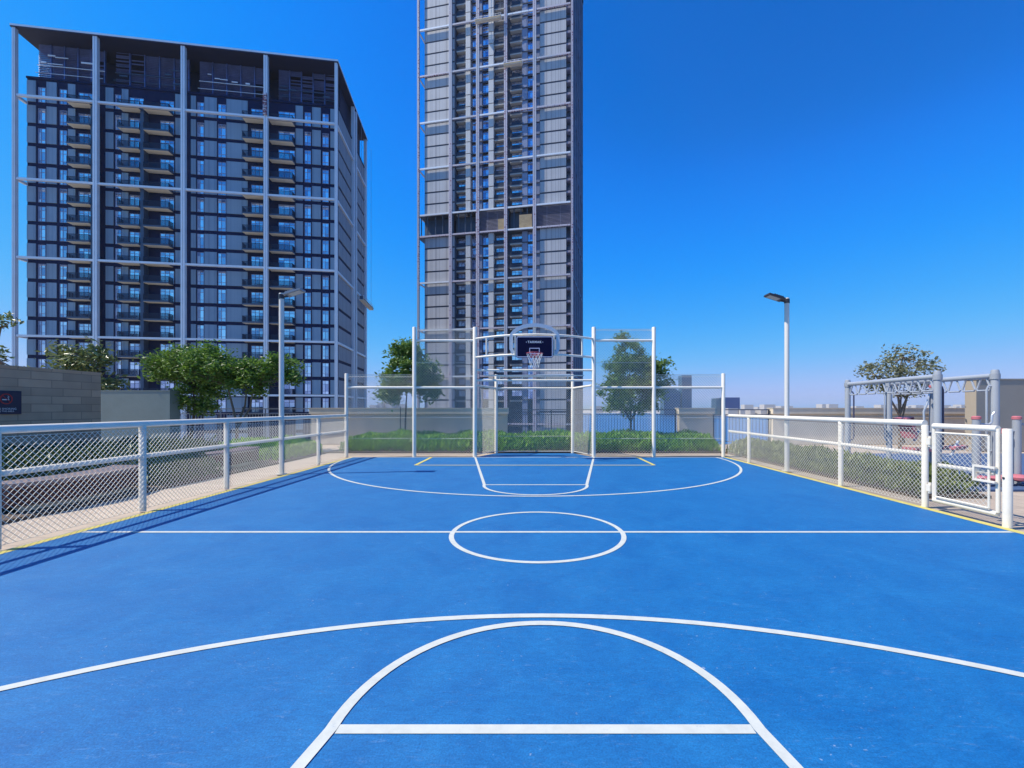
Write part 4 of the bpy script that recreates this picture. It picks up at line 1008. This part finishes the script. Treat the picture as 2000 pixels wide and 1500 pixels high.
# screens of the plant floor, level with the frame
for k, (a, c) in enumerate(zip(TU, TU[1:])):
    m = MB(); a += 0.5; c -= 0.5
    if k in (2, 4):
        z = 49.2
        while z < 54.4: m.obox(((a+c)/2, 0.5, z), ((c-a)/2, 0, 0), (0, 0.12, -0.05), (0, 0.01, 0.02)); z += 0.34
        for f in (0.3, 0.7): m.box(a+(c-a)*f-0.1, a+(c-a)*f+0.1, 0.64, 0.8, 49.0, 54.5)
        part('louvre_screen', m, M['b_win_frame'], TB)
    else:
        for f in (0.0, 0.22, 0.5, 0.75, 0.96): m.box(a+(c-a)*f, a+(c-a)*f+0.18, 0.5, 0.8, 49.0, 54.5)
        m.box(a, c, 2.9, 3.1, 49.0, 54.5); part('plant_screen', m, M['b_balc'], TB)
m = MB(); m.box(-0.2, TW+0.2, 0.31, 4.6, 48.55, 48.78); m.box(-0.2, TW+0.2, 0.31, 4.6, 54.72, 54.95); part('plant_floor_slabs', m, M['t_core'], TB)
for q in ((28.6, 32.0, 0.2, 0.6, 49.1, 52.6), (22.8, 24.4, 0.2, 0.45, 49.1, 52.0)):
    m = MB(); m.box(*q); part('site_boarding', m, M['crate'], TB)
platform('work platform near the top of the picture, hanging in the middle of the tall tower', TB, 20.4, -0.9, 104.5, 7.2, 0, 28.0)
platform('lower of the two work platforms on the tall tower, right of its middle', TB, 27.2, -0.9, 91.6, 5.0, 0, 41.0)

# ------------------------------------------------------------------ far across the water
def far(name, label, x0, x1, Y, z1, m_, d=22, group=None, bands=True, top=None):
    X0, X1 = (x0-1040)/850*Y, (x1-1040)/850*Y
    t = thing(name, label, 'building', ((X0+X1)/2, Y, -13.4), group=group); w = (X1-X0)/2; h = z1+13.4
    m = MB()
    if top is None: m.box(-w, w, 0, d, 0, h)
    else:
        h2 = top+13.4; i = len(m.v); m.v += [(-w,0,0),(w,0,0),(w,d,0),(-w,d,0),(-w,0,h),(w,0,h2),(w,d,h2),(-w,d,h)]
        for f in ((0,3,2,1),(4,5,6,7),(0,1,5,4),(1,2,6,5),(2,3,7,6),(3,0,4,7)): m.f.append(tuple(i+k for k in f)); m.mi.append(0)
    part('walls', m, m_, t)
    if bands:
        m = MB(); z = 3.5; hh = h if top is None else min(h, top+13.4)
        while z < hh-2: m.box(-w-0.15, w+0.15, -0.2, -0.01, z, z+0.9); z += 4.0
        part('floor_bands', m, M['far_blue'], t)
    return t
far('far_tower', 'distant glass tower with slanted roof across the water', 1297, 1329, 950, 61, M['far_glass'], 30, None, True, 36)
far('far_tower', 'distant flat topped glass tower, taller of the pair across the water', 1332, 1351, 950, 73, M['far_glass'], 24)
far('far_building', 'distant boxy blue glass building across the water', 1415, 1445, 900, 23.5, M['far_blue'], 25)
far('far_building', 'distant grey blue building joined beside the boxy blue one across the water', 1399, 1413, 905, 22.0, M['far_glass'], 25, None, False)
rr = random.Random(3)
lowg = 'hazy low buildings on the horizon across the water'
def low(x0, x1, ytop, Y):
    far('far_low_building', 'small hazy pale building on the horizon across the water', x0, x1, Y, CAM_H+(797-ytop)/850*Y, M['far_pale'], 30, lowg, False)
for x0, x1, yt in ((737, 746, 787), (746, 754, 783), (753, 765, 779), (766, 774, 785), (776, 790, 789), (722, 734, 791)): low(x0, x1, yt, 1350+rr.uniform(-60, 60))
x = 1128
while x < 2100:
    w = rr.uniform(6, 26)
    if rr.random() < 0.75: low(x, x+w, rr.uniform(789, 795.5), rr.uniform(1300, 1700))
    x += w+rr.uniform(0, 14)
x = 1360
while x < 1560:
    w = rr.uniform(8, 30); low(x, x+w, rr.uniform(796, 801), rr.uniform(830, 950)); x += w+rr.uniform(2, 12)

# ------------------------------------------------------------------ haze
m = MB(); m.box(-5200, 5200, -400, 5400, -15.2, 136)
hz = bpy.data.materials.new('haze_air'); hz.use_nodes = True; t = hz.node_tree; t.nodes.clear()
o = t.nodes.new('ShaderNodeOutputMaterial'); pv = t.nodes.new('ShaderNodeVolumePrincipled')
pv.inputs['Color'].default_value = (0.88, 0.92, 0.94, 1); pv.inputs['Density'].default_value = 0.00014; pv.inputs['Anisotropy'].default_value = 0.0
t.links.new(pv.outputs[0], o.inputs['Volume'])
ho = link('haze', m.mesh('haze', hz)); ho['kind'] = 'stuff'
